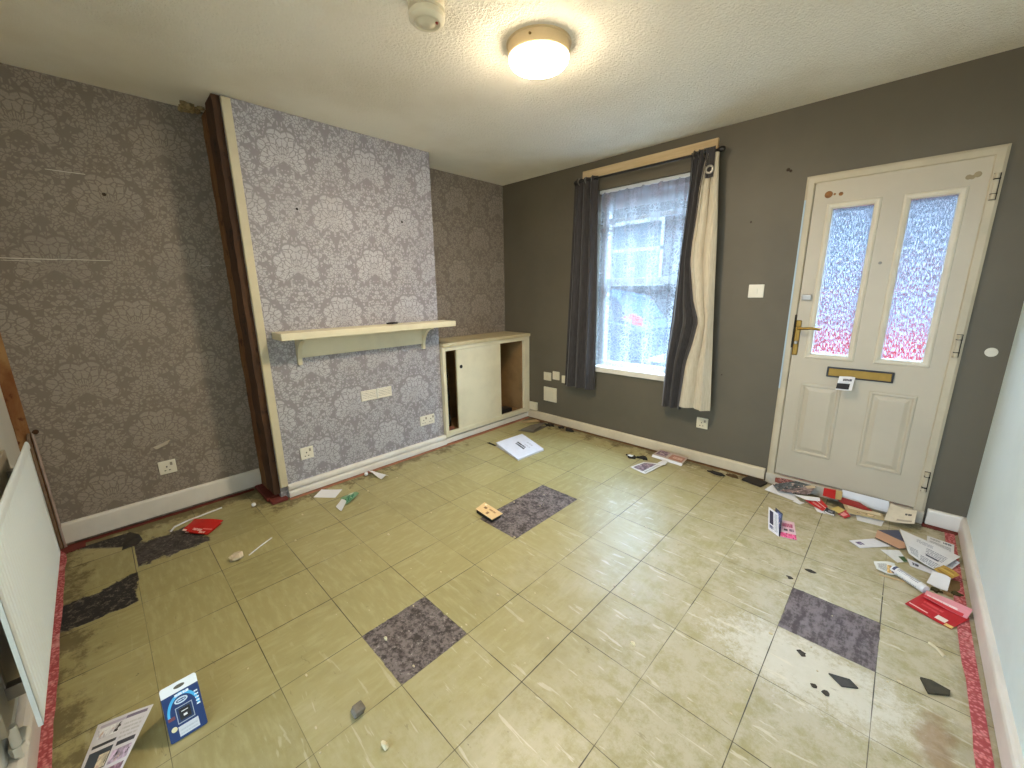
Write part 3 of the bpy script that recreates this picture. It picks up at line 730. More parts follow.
# ================================================================== SOCKETS, SWITCHES, VENTS
def on_wall(wall, a, z):
    """local frame: u along wall to the viewer's right, n out of the wall"""
    if wall == 'left': return Vector((0, a, z)), Vector((0, 1, 0)), Vector((1, 0, 0))
    if wall == 'chimney': return Vector((CX, a, z)), Vector((0, 1, 0)), Vector((1, 0, 0))
    return Vector((a, 0, z)), Vector((1, 0, 0)), Vector((0, -1, 0))
def wbox(bm, fr, u0, u1, n0, n1, z0, z1, bev=0.0):
    o, u, n = fr; p = o + u * u0 + n * n0 + Vector((0, 0, z0)); q = o + u * u1 + n * n1 + Vector((0, 0, z1))
    box(bm, min(p.x, q.x), max(p.x, q.x), min(p.y, q.y), max(p.y, q.y), p.z, q.z, bev)
def socket(wall, a, z, label, gangs=1, mat=None, group='wall sockets'):
    fr = on_wall(wall, a, z); w = 0.043 if gangs == 1 else 0.073; m = mat or M_plate
    t_ = thing('wall_socket', label, 'socket', tuple(fr[0]), group)
    bm = BM(); wbox(bm, fr, -w, w, 0, 0.010, -0.043, 0.043, .004); obj('face_plate', bm, m, t_)
    for g in range(gangs):
        c0 = 0 if gangs == 1 else (-0.036 + 0.072 * g)
        bm = BM()
        wbox(bm, fr, c0 - .0035 - .004, c0 + .0035 - .004, .0095, .0108, 0.000, 0.009)
        wbox(bm, fr, c0 - .019, c0 - .010, .0095, .0108, -0.022, -0.017); wbox(bm, fr, c0 + .003, c0 + .012, .0095, .0108, -0.022, -0.017)
        obj('pin_slot', bm, M_dark, t_)
        bm = BM(); wbox(bm, fr, c0 + .014, c0 + .026, .009, .0145, 0.010, 0.030, .002); obj('rocker', bm, paint('grey_rocker', rgb(150, 142, 126), .4), t_)
    return t_
socket('left', -3.053, 0.318, 'white socket low on the damask wall, left of the chimney breast')
socket('chimney', -2.336, 0.287, 'white single socket at the left foot of the chimney breast')
socket('chimney', -1.329, 0.285, 'white double socket at the right foot of the chimney breast by the cupboard', 2)
socket('front', 2.197, 0.335, 'cream socket on the grey wall under the right curtain', 1, M_plate_y)
def plate(a, z, w, h, label, mat, cat='switch', rock=True, name='switch_plate', n=0.010):
    fr = on_wall('front', a, z); t_ = thing(name, label, cat, tuple(fr[0]))
    bm = BM(); wbox(bm, fr, -w / 2, w / 2, 0, n, -h / 2, h / 2, .003); obj('face_plate', bm, mat, t_)
    bm = BM()
    if rock == 'round':
        lathe(bm, (a, -n, z), [(min(w, h) * .40, 0.0), (min(w, h) * .38, -0.006), (min(w, h) * .2, -0.008), (min(w, h) * .05, -0.008)], 28, 'y')
    else:
        wbox(bm, fr, -w * .10, w * .10, n - .001, n + .005, -h * .17, h * .17, .0015)
    obj('rocker' if rock != 'round' else 'round_cover', bm, mat, t_)
    return t_
plate(2.465, 1.353, 0.094, 0.088, 'white light switch on the grey wall between curtain and front door', M_plate)
plate(0.622, 0.501, 0.096, 0.086, 'square cream plate by the cupboard, left of the upper pair', M_plate_y)
plate(0.735, 0.523, 0.085, 0.086, 'square cream plate near the left curtain, right of the upper pair', M_plate_y)
plate(0.842, 0.50, 0.05, 0.075, 'narrow cream box half hidden behind the left curtain hem', M_plate_y, 'box', True, 'junction_box', .02)
plate(0.662, 0.312, 0.165, 0.150, 'large square plate with round cover beneath the pair of small plates', M_plate_y, 'vent', 'round', 'vent_plate', .016)
plate(0.432, 0.145, 0.105, 0.085, 'small low junction box in the corner beside the cupboard foot', M_plate_y, 'box', True, 'junction_box', .024)
for y0, y1, lab in ((-1.905, -1.781, 'left one of two small white louvred vents below the mantel shelf'), (-1.775, -1.651, 'right one of two small white louvred vents below the mantel shelf')):
    t_ = thing('louvre_vent', lab, 'vent', (CX, (y0 + y1) / 2, 0.6))
    bm = BM()
    for a, c, d, e in ((y0, y0 + .009, .570, .648), (y1 - .009, y1, .570, .648), (y0 + .009, y1 - .009, .570, .578), (y0 + .009, y1 - .009, .640, .648)): box(bm, CX, CX + .011, a, c, d, e)
    obj('vent_frame', bm, M_plate, t_)
    bm = BM(); box(bm, CX, CX + .002, y0 + .009, y1 - .009, .578, .640); obj('vent_back', bm, M_dark, t_)
    bm = BM()
    for k in range(5):
        z = 0.579 + k * 0.0125; prism(bm, [(CX + .010, z), (CX + .012, z), (CX + .006, z + .0085), (CX + .003, z + .0085)], 'y', y0 + .009, y1 - .009)
    obj('slat', bm, M_plate, t_)

# ================================================================== CEILING LAMP AND DETECTOR
LX, LY = 1.868, -1.622
lamp = thing('ceiling_light', 'round flush ceiling light with glowing opal diffuser', 'light', (LX, LY, H))
bm = BM(); lathe(bm, (LX, LY, H), [(0.146, 0.0), (0.146, -0.004), (0.1395, -0.006), (0.140, -0.050), (0.136, -0.054)], 56); obj('lamp_base', bm, paint('cream_lamp_body', rgb(222, 196, 150), .5), lamp, True)
b = NB('opal_diffuser'); em = b.n.new('ShaderNodeEmission'); em.inputs[0].default_value = (1.0, 0.83, 0.61, 1); b.put(em.inputs[1], b.mul(b.ss(b.mul(b.sep(b.n.new('ShaderNodeNewGeometry').outputs['Normal'])[2], -1.0), 0.1, 0.95, 0.07, 1.0), 86.0))
M_em = b.done(em.outputs[0])
bm = BM(); lathe(bm, (LX, LY, H), [(0.136, -0.053), (0.133, -0.066), (0.121, -0.080), (0.095, -0.089), (0.055, -0.094), (0.015, -0.095)], 56); obj('diffuser', bm, M_em, lamp, True)
bm = BM(); cyl(bm, (LX + 0.06, LY - .128, H - 0.025), .005, .008, 'y', 10); obj('fixing_screw', bm, M_brass, lamp)
SX, SY = 1.748, -2.142
sd_ = thing('smoke_detector', 'round cream smoke detector on the ceiling near the lamp', 'smoke detector', (SX, SY, H))
bm = BM(); lathe(bm, (SX, SY, H), [(0.068, 0.0), (0.068, -0.030), (0.056, -0.034), (0.056, -0.040)], 44); obj('detector_base', bm, M_plate_y, sd_, True)
bm = BM(); lathe(bm, (SX, SY, H), [(0.057, -0.039), (0.064, -0.041), (0.068, -0.045), (0.068, -0.062), (0.058, -0.072), (0.050, -0.074), (0.046, -0.070), (0.034, -0.071), (0.026, -0.078), (0.01, -0.080)], 44); dh = obj('detector_head', bm, M_plate_y, sd_, True)
bm = BM(); lathe(bm, (SX + .03, SY + .024, H - .0725), [(0.006, 0.0), (0.005, -.004)], 12); obj('indicator', bm, paint('red_indicator', rgb(150, 50, 36), .3), dh)

# ================================================================== RADIATOR AND PIPES
rd = thing('radiator', 'white ribbed panel radiator on the back wall in the left corner', 'radiator', (1.07, -3.55, 0.19))
RX0, RX1, RZ0, RZ1 = 0.505, 1.645, 0.195, 0.752
def rad_panel(bm, yf, yb, z0, z1):
    n = 34 * 8; rows = []
    for zz, k in ((z0, 0), (z0 + .012, .4), (z0 + .04, 1), (z1 - .045, 1), (z1 - .03, .3), (z1 - .03, 0)):
        row = []
        for i in range(n + 1):
            x = RX0 + (RX1 - RX0) * i / n
            p = (i / 8.0) % 1.0; d = 0.5 - 0.5 * cos(2 * pi * p); d = d ** 2
            e = 1.0 if 10 < i < n - 10 else 0.0
            row.append(bm.verts.new((x, yf - 0.007 * d * k * e, zz)))
        rows.append(row)
    for A, B in zip(rows, rows[1:]):
        for i in range(n): bm.faces.new((A[i], A[i + 1], B[i + 1], B[i]))
    box(bm, RX0, RX1, yb, yf - .0072, z0, z1 - .03)
    box(bm, RX0 - .001, RX0 + .006, yb, yf, z0, z1 - .03); box(bm, RX1 - .006, RX1 + .001, yb, yf, z0, z1 - .03)
    prof = []
    for k in range(13):
        a = pi * k / 12; prof.append(((yf + yb) / 2 + ((yf - yb) / 2 + .003) * cos(a), z1 - .02 + .02 * sin(a)))
    prof += [(yb - .003, z1 - .032), (yf + .003, z1 - .032)]
    prism(bm, prof, 'x', RX0 - .002, RX1 + .002)
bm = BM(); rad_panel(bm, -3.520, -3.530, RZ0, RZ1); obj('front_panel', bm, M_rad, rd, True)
bm = BM(); box(bm, RX0 + .02, RX1 - .02, -3.600, -3.584, RZ0, RZ1 - .012, .004); obj('rear_panel', bm, paint('radiator_rear', rgb(176, 166, 146), .5), rd)
bm = BM()
for x in (RX0 + .12, RX1 - .12):
    bm = BM(); box(bm, x - .015, x + .015, -3.586, -3.542, RZ0 + .05, RZ0 + .09); box(bm, x - .012, x + .012, -3.588, -3.580, RZ0 + .09, RZ1 - .12); box(bm, x - .015, x + .015, -3.586, -3.542, RZ1 - .12, RZ1 - .08)
    obj('hanger', bm, M_metal, rd)
vt = BM(); cyl(vt, (RX1 - .045, -3.582, .165), .011, .08, 'z', 16); cyl(vt, (RX1 - .045, -3.582, .125), .016, .03, 'z', 6); tube(vt, [(RX1 - .045, -3.582, .12), (RX1 - .045, -3.582, 0.0)], .0075, 12)
vv = obj('valve', vt, M_plate, rd, True)
vt = BM(); lathe(vt, (RX1 - .085, -3.582, .125), [(.012, .04), (.02, .035), (.022, -.01), (.018, -.025), (.010, -.03)], 20, 'x'); obj('valve_cap', vt, M_plate, vv, True)
pp = thing('heating_pipe', 'pair of thin painted pipes rising in the left corner behind the radiator', 'pipe', (0.03, -3.545, 0))
bm = BM(); tube(bm, [(0.016, -3.566, 0.0), (0.016, -3.566, 0.66), (0.010, -3.560, 0.68)], 0.0075, 12); obj('brown_pipe', bm, paint('brown_pipe_paint', rgb(128, 104, 82), .6, .15, 20), pp, True)
bm = BM(); tube(bm, [(0.014, -3.548, 0.0), (0.014, -3.548, 0.665), (0.006, -3.546, 0.685)], 0.006, 12); obj('pink_pipe', bm, paint('pinkish_pipe_paint', rgb(172, 150, 140), .5, .1, 20), pp, True)
bm = BM(); lathe(bm, (0.0, -3.537, 0.682), [(.012, 0.0), (.012, .014), (.006, .02)], 14, 'x'); obj('pipe_clip', bm, M_rawwood, pp, True)

# ================================================================== THINGS LYING ON THE FLOOR
def print_mat(name, base, marks=(), rough=0.5):
    """paper with printed blocks: marks = (u0, v0, u1, v1, colour, style) in the sheet's own UV"""
    if name in MATS: return MATS[name]
    b = NB(name); u, v, _ = b.sep(b.uv()); p = b.comb(u, v, 0)
    col = b.mix(b.ss(b.noise(p, 4, 3), .4, .7), base, tuple(c * .93 for c in base[:3]) + (1,))
    for k, (u0, v0, u1, v1, c, st) in enumerate(marks):
        d = b.mn(b.mn(b.sub(u, u0), b.sub(u1, u)), b.mn(b.sub(v, v0), b.sub(v1, v)))
        m = b.math('GREATER_THAN', d, 0.0)
        if st == 'text':
            ln = b.math('GREATER_THAN', b.math('SINE', b.mul(b.sub(v, v0), 2 * pi * max(2, round((v1 - v0) / .055)) / (v1 - v0))), .1)
            wd = b.math('GREATER_THAN', b.noise(b.comb(b.mul(u, 34), b.math('FLOOR', b.mul(v, 18)), k), 1.0, 2), .44)
            m = b.mul(m, b.mul(ln, wd))
        elif st == 'bold':
            wd = b.math('GREATER_THAN', b.noise(b.comb(b.mul(u, 30), b.mul(v, 3), k), 1.0, 2), .40)
            m = b.mul(m, wd)
        if st == 'photo':
            n1 = b.noise(b.comb(u, v, k * 3.1), 7, 4, .65, .8)
            cc = b.mix(b.ss(n1, .35, .65), c, tuple(min(1, x * 2.6 + .08) for x in c[:3]) + (1,))
            n2 = b.noise(b.comb(u, v, k * 7.3 + 5), 9, 3, .6)
            cc = b.mix(b.ss(n2, .58, .64), cc, rgb(34, 28, 30)); cc = b.mix(b.ss(n2, .40, .34), cc, rgb(214, 186, 170))
            col = b.mix(m, col, cc)
        elif st == 'disc':
            r = b.math('SQRT', b.add(b.math('POWER', b.mul(b.sub(u, (u0 + u1) / 2), 2 / (u1 - u0)), 2.0), b.math('POWER', b.mul(b.sub(v, (v0 + v1) / 2), 2 / (v1 - v0)), 2.0)))
            col = b.mix(b.math('LESS_THAN', r, 1.0), col, c)
        elif st == 'arc':
            r = b.math('SQRT', b.add(b.math('POWER', b.mul(b.sub(u, (u0 + u1) / 2), 2 / (u1 - u0)), 2.0), b.math('POWER', b.mul(b.sub(v, v0), 1 / (v1 - v0)), 2.0)))
            col = b.mix(b.mul(m, b.mul(b.math('LESS_THAN', r, 1.0), b.math('GREATER_THAN', r, .84))), col, c)
        else:
            col = b.mix(m, col, c)
    MATS[name] = b.done(b.bsdf(col, rough)); return MATS[name]

def sheet_bm(P, nu=8, nv=8, curl=0.0, wave=0.0, th=0.0012, seed=0, fold=None):
    """thin sheet between four corners (u to the right, v away); curled a little"""
    bm = BM(); uvl = bm.loops.layers.uv.new('UVMap'); rnd = random.Random(seed); a1, a2 = rnd.uniform(0, 6), rnd.uniform(0, 6)
    P = [Vector(p) for p in P]; T, Bt = [], []
    for j in range(nv + 1):
        r1, r2 = [], []
        for i in range(nu + 1):
            u, v = i / nu, j / nv
            p = (P[0] * (1 - u) + P[1] * u) * (1 - v) + (P[3] * (1 - u) + P[2] * u) * v
            z = curl * ((2 * u - 1) ** 2 * (.6 + .4 * v)) + wave * (.5 + .5 * sin(4 * u + a1) * sin(3.4 * v + a2))
            q = p + Vector((0, 0, z))
            r1.append((bm.verts.new(q + Vector((0, 0, th))), u, v)); r2.append((bm.verts.new(q), u, v))
        T.append(r1); Bt.append(r2)
    def face(vs):
        f = bm.faces.new([x[0] for x in vs])
        for lp_, x in zip(f.loops, vs): lp_[uvl].uv = (x[1], x[2])
    for G in (T, Bt):
        for A, B in zip(G, G[1:]):
            for i in range(nu): face((A[i], A[i + 1], B[i + 1], B[i]))
    for i in range(nu): face((T[0][i], T[0][i + 1], Bt[0][i + 1], Bt[0][i])); face((T[-1][i], T[-1][i + 1], Bt[-1][i + 1], Bt[-1][i]))
    for j in range(nv): face((T[j][0], T[j + 1][0], Bt[j + 1][0], Bt[j][0])); face((T[j][-1], T[j + 1][-1], Bt[j + 1][-1], Bt[j][-1]))
    return bm
def sheet(name, label, cat, P, mat, group=None, parent=None, smooth=True, **kw):
    P = [p if len(p) == 3 else (p[0], p[1], 0.001) for p in P]
    o = obj(name, sheet_bm(P, **kw), mat, parent, smooth)
    if parent is None: tag(o, label, cat, group)
    return o
def poly(name, label, cat, pts, mat, th=0.0015, group=None, parent=None):
    """sheet with a free outline, 3-D points"""
    bm = BM(); uvl = bm.loops.layers.uv.new('UVMap')
    pts = [Vector(p if len(p) == 3 else (p[0], p[1], 0.001)) for p in pts]
    e = (pts[1] - pts[0]).normalized(); nn = Vector((0, 0, 1)); f = nn.cross(e)
    us = [(p - pts[0]).dot(e) for p in pts]; vs_ = [(p - pts[0]).dot(f) for p in pts]
    uu = [(a - min(us)) / (max(us) - min(us) + 1e-6) for a in us]; vv_ = [(a - min(vs_)) / (max(vs_) - min(vs_) + 1e-6) for a in vs_]
    A = [bm.verts.new(p + Vector((0, 0, th))) for p in pts]; B = [bm.verts.new(p) for p in pts]; n = len(pts)
    def face(vs, ids):
        fc = bm.faces.new(vs)
        for lp_, i in zip(fc.loops, ids): lp_[uvl].uv = (uu[i], vv_[i])
    face(A, range(n)); face(B[::-1], list(range(n))[::-1])
    for i in range(n):
        j = (i + 1) % n; face((A[i], A[j], B[j], B[i]), (i, j, j, i))
    o = obj(name, bm, mat, parent)
    if parent is None: tag(o, label, cat, group)
    return o
def jag(name, label, cat, c, sx, sy, h, mat, seed=1, group=None, n=13):
    bm = BM(); rnd = random.Random(seed); A, B = [], []
    for i in range(n):
        a = 2 * pi * i / n; k = rnd.uniform(.45, 1.35); q = rnd.uniform(.5, 1.3)
        p = (c[0] + sx * k * cos(a), c[1] + sy * k * sin(a))
        A.append(bm.verts.new((p[0], p[1], .001))); B.append(bm.verts.new((p[0] * .9 + c[0] * .1, p[1] * .9 + c[1] * .1, .003 + h * q)))
    top = bm.verts.new((c[0], c[1], h * .6)); bm.faces.new(A[::-1])
    for i in range(n):
        j = (i + 1) % n; bm.faces.new((A[i], A[j], B[j], B[i])); bm.faces.new((B[i], B[j], top))
    return tag(obj(name, bm, mat), label, cat, group)
INK = rgb(70, 72, 84); WP = rgb(226, 227, 230)
P_plain = paint('white_card', rgb(228, 228, 230), .6, .02)
P_text = print_mat('letter_print', WP, [(.12, .72, .5, .9, INK, 'text'), (.1, .12, .88, .6, rgb(120, 124, 138), 'text'), (.6, .74, .9, .88, rgb(96, 104, 120), 'bold')])

# --- by the cupboard
bk = thing('paper_booklet', 'white printed booklet with raised cover on the floor near the cupboard', 'booklet', (0.87, -0.71, 0))
B0, B1, B2, B3 = (0.72, -0.865), (1.092, -0.965), (1.112, -0.655), (0.742, -0.535)
Mb = print_mat('booklet_print', rgb(222, 226, 238), [(.30, .54, .66, .60, rgb(58, 60, 74), 'bold'), (.33, .46, .70, .52, rgb(70, 72, 86), 'bold'), (.50, .66, .74, .70, rgb(150, 154, 168), 'text'), (.46, .78, .7, .84, rgb(190, 194, 204), 'bold')])
o = sheet('back_cover', '', '', [(*B0, .002), (*B1, .002), (*B2, .002), (*B3, .002)], P_plain, parent=bk, th=.004)
o = sheet('front_cover', '', '', [(*B0, .030), (B1[0], B1[1], .010), (B2[0], B2[1], .012), (B3[0], B3[1], .034)], Mb, parent=bk, th=.003, wave=.004)
o = sheet('inner_page', '', '', [(B0[0] + .004, B0[1] + .004, .016), (B1[0] - .006, B1[1] + .004, .007), (B2[0] - .006, B2[1] - .004, .007), (B3[0] + .004, B3[1] - .006, .018)], P_plain, parent=bk, th=.002)
poly('dark_offcut', 'thin dark sliver on the floor just left of the white booklet', 'offcut', [(.60, -.865), (.705, -.87), (.72, -.85), (.61, -.84)], M_dark, .003)
gf = thing('cardboard_flap', 'folded grey cardboard flap on the floor in the corner past the booklet', 'cardboard', (.67, -.30, 0))
Mg = paint('grey_card', rgb(110, 104, 92), .8, .12, 12)
sheet('lower_leaf', '', '', [(.585, -.425, .002), (.745, -.372, .002), (.72, -.12, .002), (.60, -.27, .002)], Mg, parent=gf, th=.003)
sheet('upper_leaf', '', '', [(.60, -.40, .006), (.735, -.36, .012), (.70, -.125, .035), (.605, -.27, .022)], Mg, parent=gf, th=.003, wave=.006)
sheet('tan_card', 'strip of tan hardboard lying at the foot of the cupboard by the corner', 'board', [(.42, -.20, .004), (.47, -.22, .004), (.58, -.08, .012), (.50, -.05, .012)], paint('tan_board', rgb(176, 152, 112), .8, .1, 20), th=.004)
for k, (x, y, s) in enumerate(((.72, -.09, .05), (.86, -.07, .035), (.97, -.08, .045), (.60, -.07, .03))):
    jag('dark_debris', ['dark lump of debris beside the grey cardboard flap at the skirting', 'small dark crumb of debris right of the corner, along the front skirting', 'dark flake of debris under the left curtain at the skirting', 'dark lump of debris nearest the cupboard corner'][k], 'debris', (x, y), s, s * .55, .018, M_dark if k != 3 else M_rawwood, 20 + k, 'debris along the front skirting')

# --- in front of the chimney breast
sheet('white_card', 'blank white card on the floor left of the green wrapper', 'card', [(.466, -2.37), (.583, -2.27), (.502, -2.184), (.39, -2.287)], P_plain, curl=.002)
gp = thing('wrapper', 'crumpled green and white wrapper on the floor by the chimney breast', 'wrapper', (.68, -2.22, 0))
sheet('green_film', '', '', [(.665, -2.268, .004), (.745, -2.258, .004), (.69, -2.146, .012), (.617, -2.182, .01)], print_mat('green_wrap', rgb(110, 150, 112), [(.3, .15, .85, .75, rgb(24, 92, 62), 'photo'), (.05, .75, .5, .95, rgb(214, 222, 200), 's')], .3), parent=gp, wave=.02, th=.002)
sheet('white_flap', '', '', [(.728, -2.325, .006), (.80, -2.32, .006), (.775, -2.272, .045), (.712, -2.276, .042)], P_plain, parent=gp, wave=.006, th=.002)
sheet('curled_paper', 'curled strip of white paper against the chimney breast skirting', 'paper', [(.375, -1.935, .012), (.40, -1.905, .012), (.60, -1.868, .004), (.565, -1.915, .004)], P_plain, curl=.0, wave=.03, nv=14)
chunk('plaster_chunk', 'little round white plaster bit beside the curled paper strip', 'plaster', (.405, -1.955, .012), (.014, .014, .013), P_plain, 3)
cb = thing('matchbox', 'small tan cardboard tray on the edge of the bare double patch', 'box', (1.52, -1.69, 0))
bm = BM()
bp = [(1.452, -1.735), (1.60, -1.745), (1.602, -1.668), (1.446, -1.652)]
prism(bm, bp, 'z', 0.002, 0.026); obj('tray', bm, M_dark, cb)
sheet('lid', '', '', [(1.446, -1.738, .027), (1.612, -1.752, .027), (1.612, -1.660, .027), (1.430, -1.648, .030)], print_mat('tan_lid', rgb(222, 190, 138), [(.2, .5, .35, .7, rgb(120, 84, 46), 's'), (.5, .15, .62, .4, rgb(140, 100, 60), 's'), (.45, .6, .8, .75, rgb(160, 120, 76), 'bold'), (.1, .8, .2, .95, rgb(244, 226, 190), 's')]), parent=cb, th=.003)

# --- left corner
rl = thing('leaflet', 'red folded leaflet on the floor by the left wall', 'leaflet', (.34, -2.97, 0))
Mr = print_mat('red_leaf', rgb(196, 34, 30), [(.30, .16, .62, .30, rgb(236, 170, 160), 'bold'), (.0, .0, .14, .12, rgb(240, 210, 200), 's'), (.58, .05, .80, .17, rgb(238, 180, 170), 'bold'), (.62, .3, .95, .36, rgb(232, 120, 110), 's')], .25)
sheet('front_leaf', '', '', [(.345, -3.07, .012), (.476, -2.968, .008), (.393, -2.875, .014), (.235, -2.995, .02)], Mr, parent=rl, wave=.012)
sheet('rear_leaf', '', '', [(.34, -3.06, .002), (.47, -2.97, .002), (.385, -2.885, .002), (.24, -2.99, .002)], Mr, parent=rl)
bm = BM(); tube(bm, [(.262, -3.115, .004), (.222, -3.093, .006), (.205, -3.03, .010), (.165, -2.842, .006)], .005, 6)
tag(obj('plastic_strip', bm, P_plain), 'long bent white plastic strip behind the red leaflet', 'strip')
chunk('plaster_chunk', 'pale broken lump of plaster on the olive tiles, left half of room', 'plaster', (.852, -2.905, .016), (.030, .036, .020), paint('plaster_pink', rgb(214, 196, 168), .9, .1, 30), 5)
bm = BM(); tube(bm, [(.868, -2.855, .003), (.826, -2.788, .006), (.784, -2.72, .004)], .0035, 6)
tag(obj('lolly_stick', bm, P_plain), 'thin white stick lying beside the pale plaster lump', 'stick')
chunk('plaster_chunk', 'tiny white plaster chip on a tile joint near the timber upright', 'plaster', (.29, -2.686, .012), (.013, .013, .014), P_plain, 8)
bm = BM(); prism(bm, [(.09, -3.285), (.10, -3.30), (.29, -3.33), (.285, -3.27), (.24, -3.24), (.16, -3.25)], 'z', .001, .004)
tag(obj('tile_shard', bm, paint('charcoal_shard', rgb(58, 53, 48), .8, .3, 30)), 'thin dark shard of broken tile near the left skirting', 'shard')

# --- blue blister pack and photo leaflet
bl = thing('blister_pack', 'blue and white blister pack card standing on the floor by the photo leaflet', 'packet', (1.775, -3.238, 0))
NAVY = rgb(14, 48, 104)
Mbl = print_mat('blue_pack', NAVY, [(0, .82, 1, 1, rgb(236, 238, 238), 's'), (.36, .88, .66, .945, rgb(92, 84, 66), 'disc'), (.06, .44, .94, .80, rgb(70, 176, 228), 'arc'), (.34, .745, .72, .79, rgb(226, 236, 244), 'bold'),
    (.30, .60, .66, .71, rgb(206, 220, 232), 'disc'), (.345, .625, .615, .685, NAVY, 'disc'), (.38, .645, .58, .665, rgb(200, 214, 230), 'bold'),
    (.28, .26, .74, .555, rgb(170, 178, 190), 's'), (.30, .275, .72, .54, rgb(20, 50, 96), 's'), (.84, .42, .94, .72, rgb(226, 240, 250), 'text'), (.06, .38, .24, .44, rgb(120, 60, 70), 'bold'), (.08, .17, .24, .26, rgb(222, 214, 170), 'disc'),
    (.26, .045, .80, .22, rgb(206, 210, 216), 's'), (.30, .07, .76, .19, rgb(188, 192, 200), 'text')], .28)
base0, base1 = Vector((1.778, -3.284, .004)), Vector((1.780, -3.190, .006))
up = Vector((-0.082, 0.0, 0.142))
def on_card(u, v, n=0.0):
    nrm = up.cross(base1 - base0).normalized(); nrm = nrm if nrm.z > 0 else -nrm
    return base0 + (base1 - base0) * u + up * v + nrm * n
bm = BM(); uvl = bm.loops.layers.uv.new('UVMap')
out = []
for cx_, cy_, a0 in ((.93, .955, 0), (.07, .955, 90), (.07, .03, 180), (.93, .03, 270)):
    for k in range(5):
        a = radians(a0 + 90 * k / 4); out.append((cx_ + .07 * cos(a), cy_ + (.045 if cy_ > .5 else .03) * sin(a)))
for n0 in (0.0, -.004): 
    f = bm.faces.new([bm.verts.new(on_card(u, v, n0)) for u, v in out])
    for l_, (u, v) in zip(f.loops, out): l_[uvl].uv = (u, v) if n0 == 0.0 else (.5, .9)
bm.verts.ensure_lookup_table(); n = len(out)
for i in range(n):
    f = bm.faces.new((bm.verts[i], bm.verts[(i + 1) % n], bm.verts[n + (i + 1) % n], bm.verts[n + i]))
    for l_ in f.loops: l_[uvl].uv = (.5, .985)
obj('printed_card', bm, Mbl, bl)
bm = BM()
P8 = [on_card(u, v, nn_) for nn_ in (.0005, .0035) for u, v in ((.36, .31), (.66, .31), (.66, .51), (.36, .51))]
V8 = [bm.verts.new(p) for p in P8]
for q in ((0, 1, 2, 3), (4, 5, 6, 7), (0, 1, 5, 4), (1, 2, 6, 5), (2, 3, 7, 6), (3, 0, 4, 7)): bm.faces.new([V8[i] for i in q])
mc = obj('memory_card', bm, M_black, bl)
bm = BM()
for (ua, va, ub, vb) in ((.42, .45, .60, .465), (.46, .36, .56, .40)):
    flat(bm, [on_card(ua, va, .0038), on_card(ub, va, .0038), on_card(ub, vb, .0038), on_card(ua, vb, .0038)])
obj('card_print', bm, P_plain, mc)
# the folded-back half of the card props it up
bm = BM(); r0, r1 = base0 + Vector((-.145, .004, 0)), base1 + Vector((-.145, -.004, 0))
t0, t1 = on_card(.06, .93, -.005), on_card(.94, .93, -.005)
vs = [bm.verts.new(p) for p in (r0, r1, t1, t0)]; vs2 = [bm.verts.new(p + Vector((-.002, 0, 0))) for p in (r0, r1, t1, t0)]
bm.faces.new(vs); bm.faces.new(vs2[::-1])
for i in range(4): bm.faces.new((vs[i], vs[(i + 1) % 4], vs2[(i + 1) % 4], vs2[i]))
obj('folded_back', bm, P_plain, bl)
Mlf = print_mat('photo_leaf', rgb(226, 222, 226), [(.08, .93, .92, .965, rgb(190, 180, 196), 's'), (.55, .93, .93, .97, rgb(120, 108, 132), 's'), (.07, .80, .5, .92, rgb(196, 190, 200), 'photo'), (.07, .70, .52, .735, rgb(72, 74, 80), 's'), (.07, .44, .52, .66, rgb(64, 72, 82), 's'), (.30, .45, .50, .60, rgb(150, 140, 120), 'photo'), (.58, .62, .93, .67, rgb(66, 66, 76), 's'),
    (.56, .70, .92, .9, rgb(200, 196, 196), 'text'), (.06, .04, .94, .40, rgb(120, 88, 104), 'photo'), (.56, .44, .94, .58, rgb(150, 132, 150), 'photo')], .3)
sheet('leaflet', 'glossy leaflet of small photographs lying nearest the viewer at lower left', 'leaflet', [(1.83, -3.525, .003), (1.895, -3.425, .060), (1.622, -3.305, .048), (1.522, -3.442, .003)], Mlf, th=.0015, wave=.004, nv=12)

# --- middle of the floor
bm = BM(); box(bm, 2.085, 2.122, -2.852, -2.818, .001, .030, .006, 2)
for v_ in bm.verts: v_.co += Vector((0.006 * (v_.co.z > .015), 0.004 * (v_.co.z > .015), 0))
tag(obj('stone_lump', bm, paint('grey_brown_stone', rgb(126, 116, 100), .9, .15, 40)), 'small square brown lump on the tiles near the bottom middle', 'stone')
for k, (x, y, r_, lab) in enumerate(((2.267, -2.824, .012, 'tiny cream flake of plaster right of the brown lump'), (2.646, -1.959, .009, 'upright sliver of cream plaster on the middle tiles'), (1.905, -2.62, .008, 'tiny yellowish crumb at the corner of the central bare patch'))):
    chunk('plaster_chunk', lab, 'plaster', (x, y, r_ * .7), (r_ * 1.2, r_ * .7, r_), paint('cream_chip', rgb(222, 208, 168), .9), 30 + k)

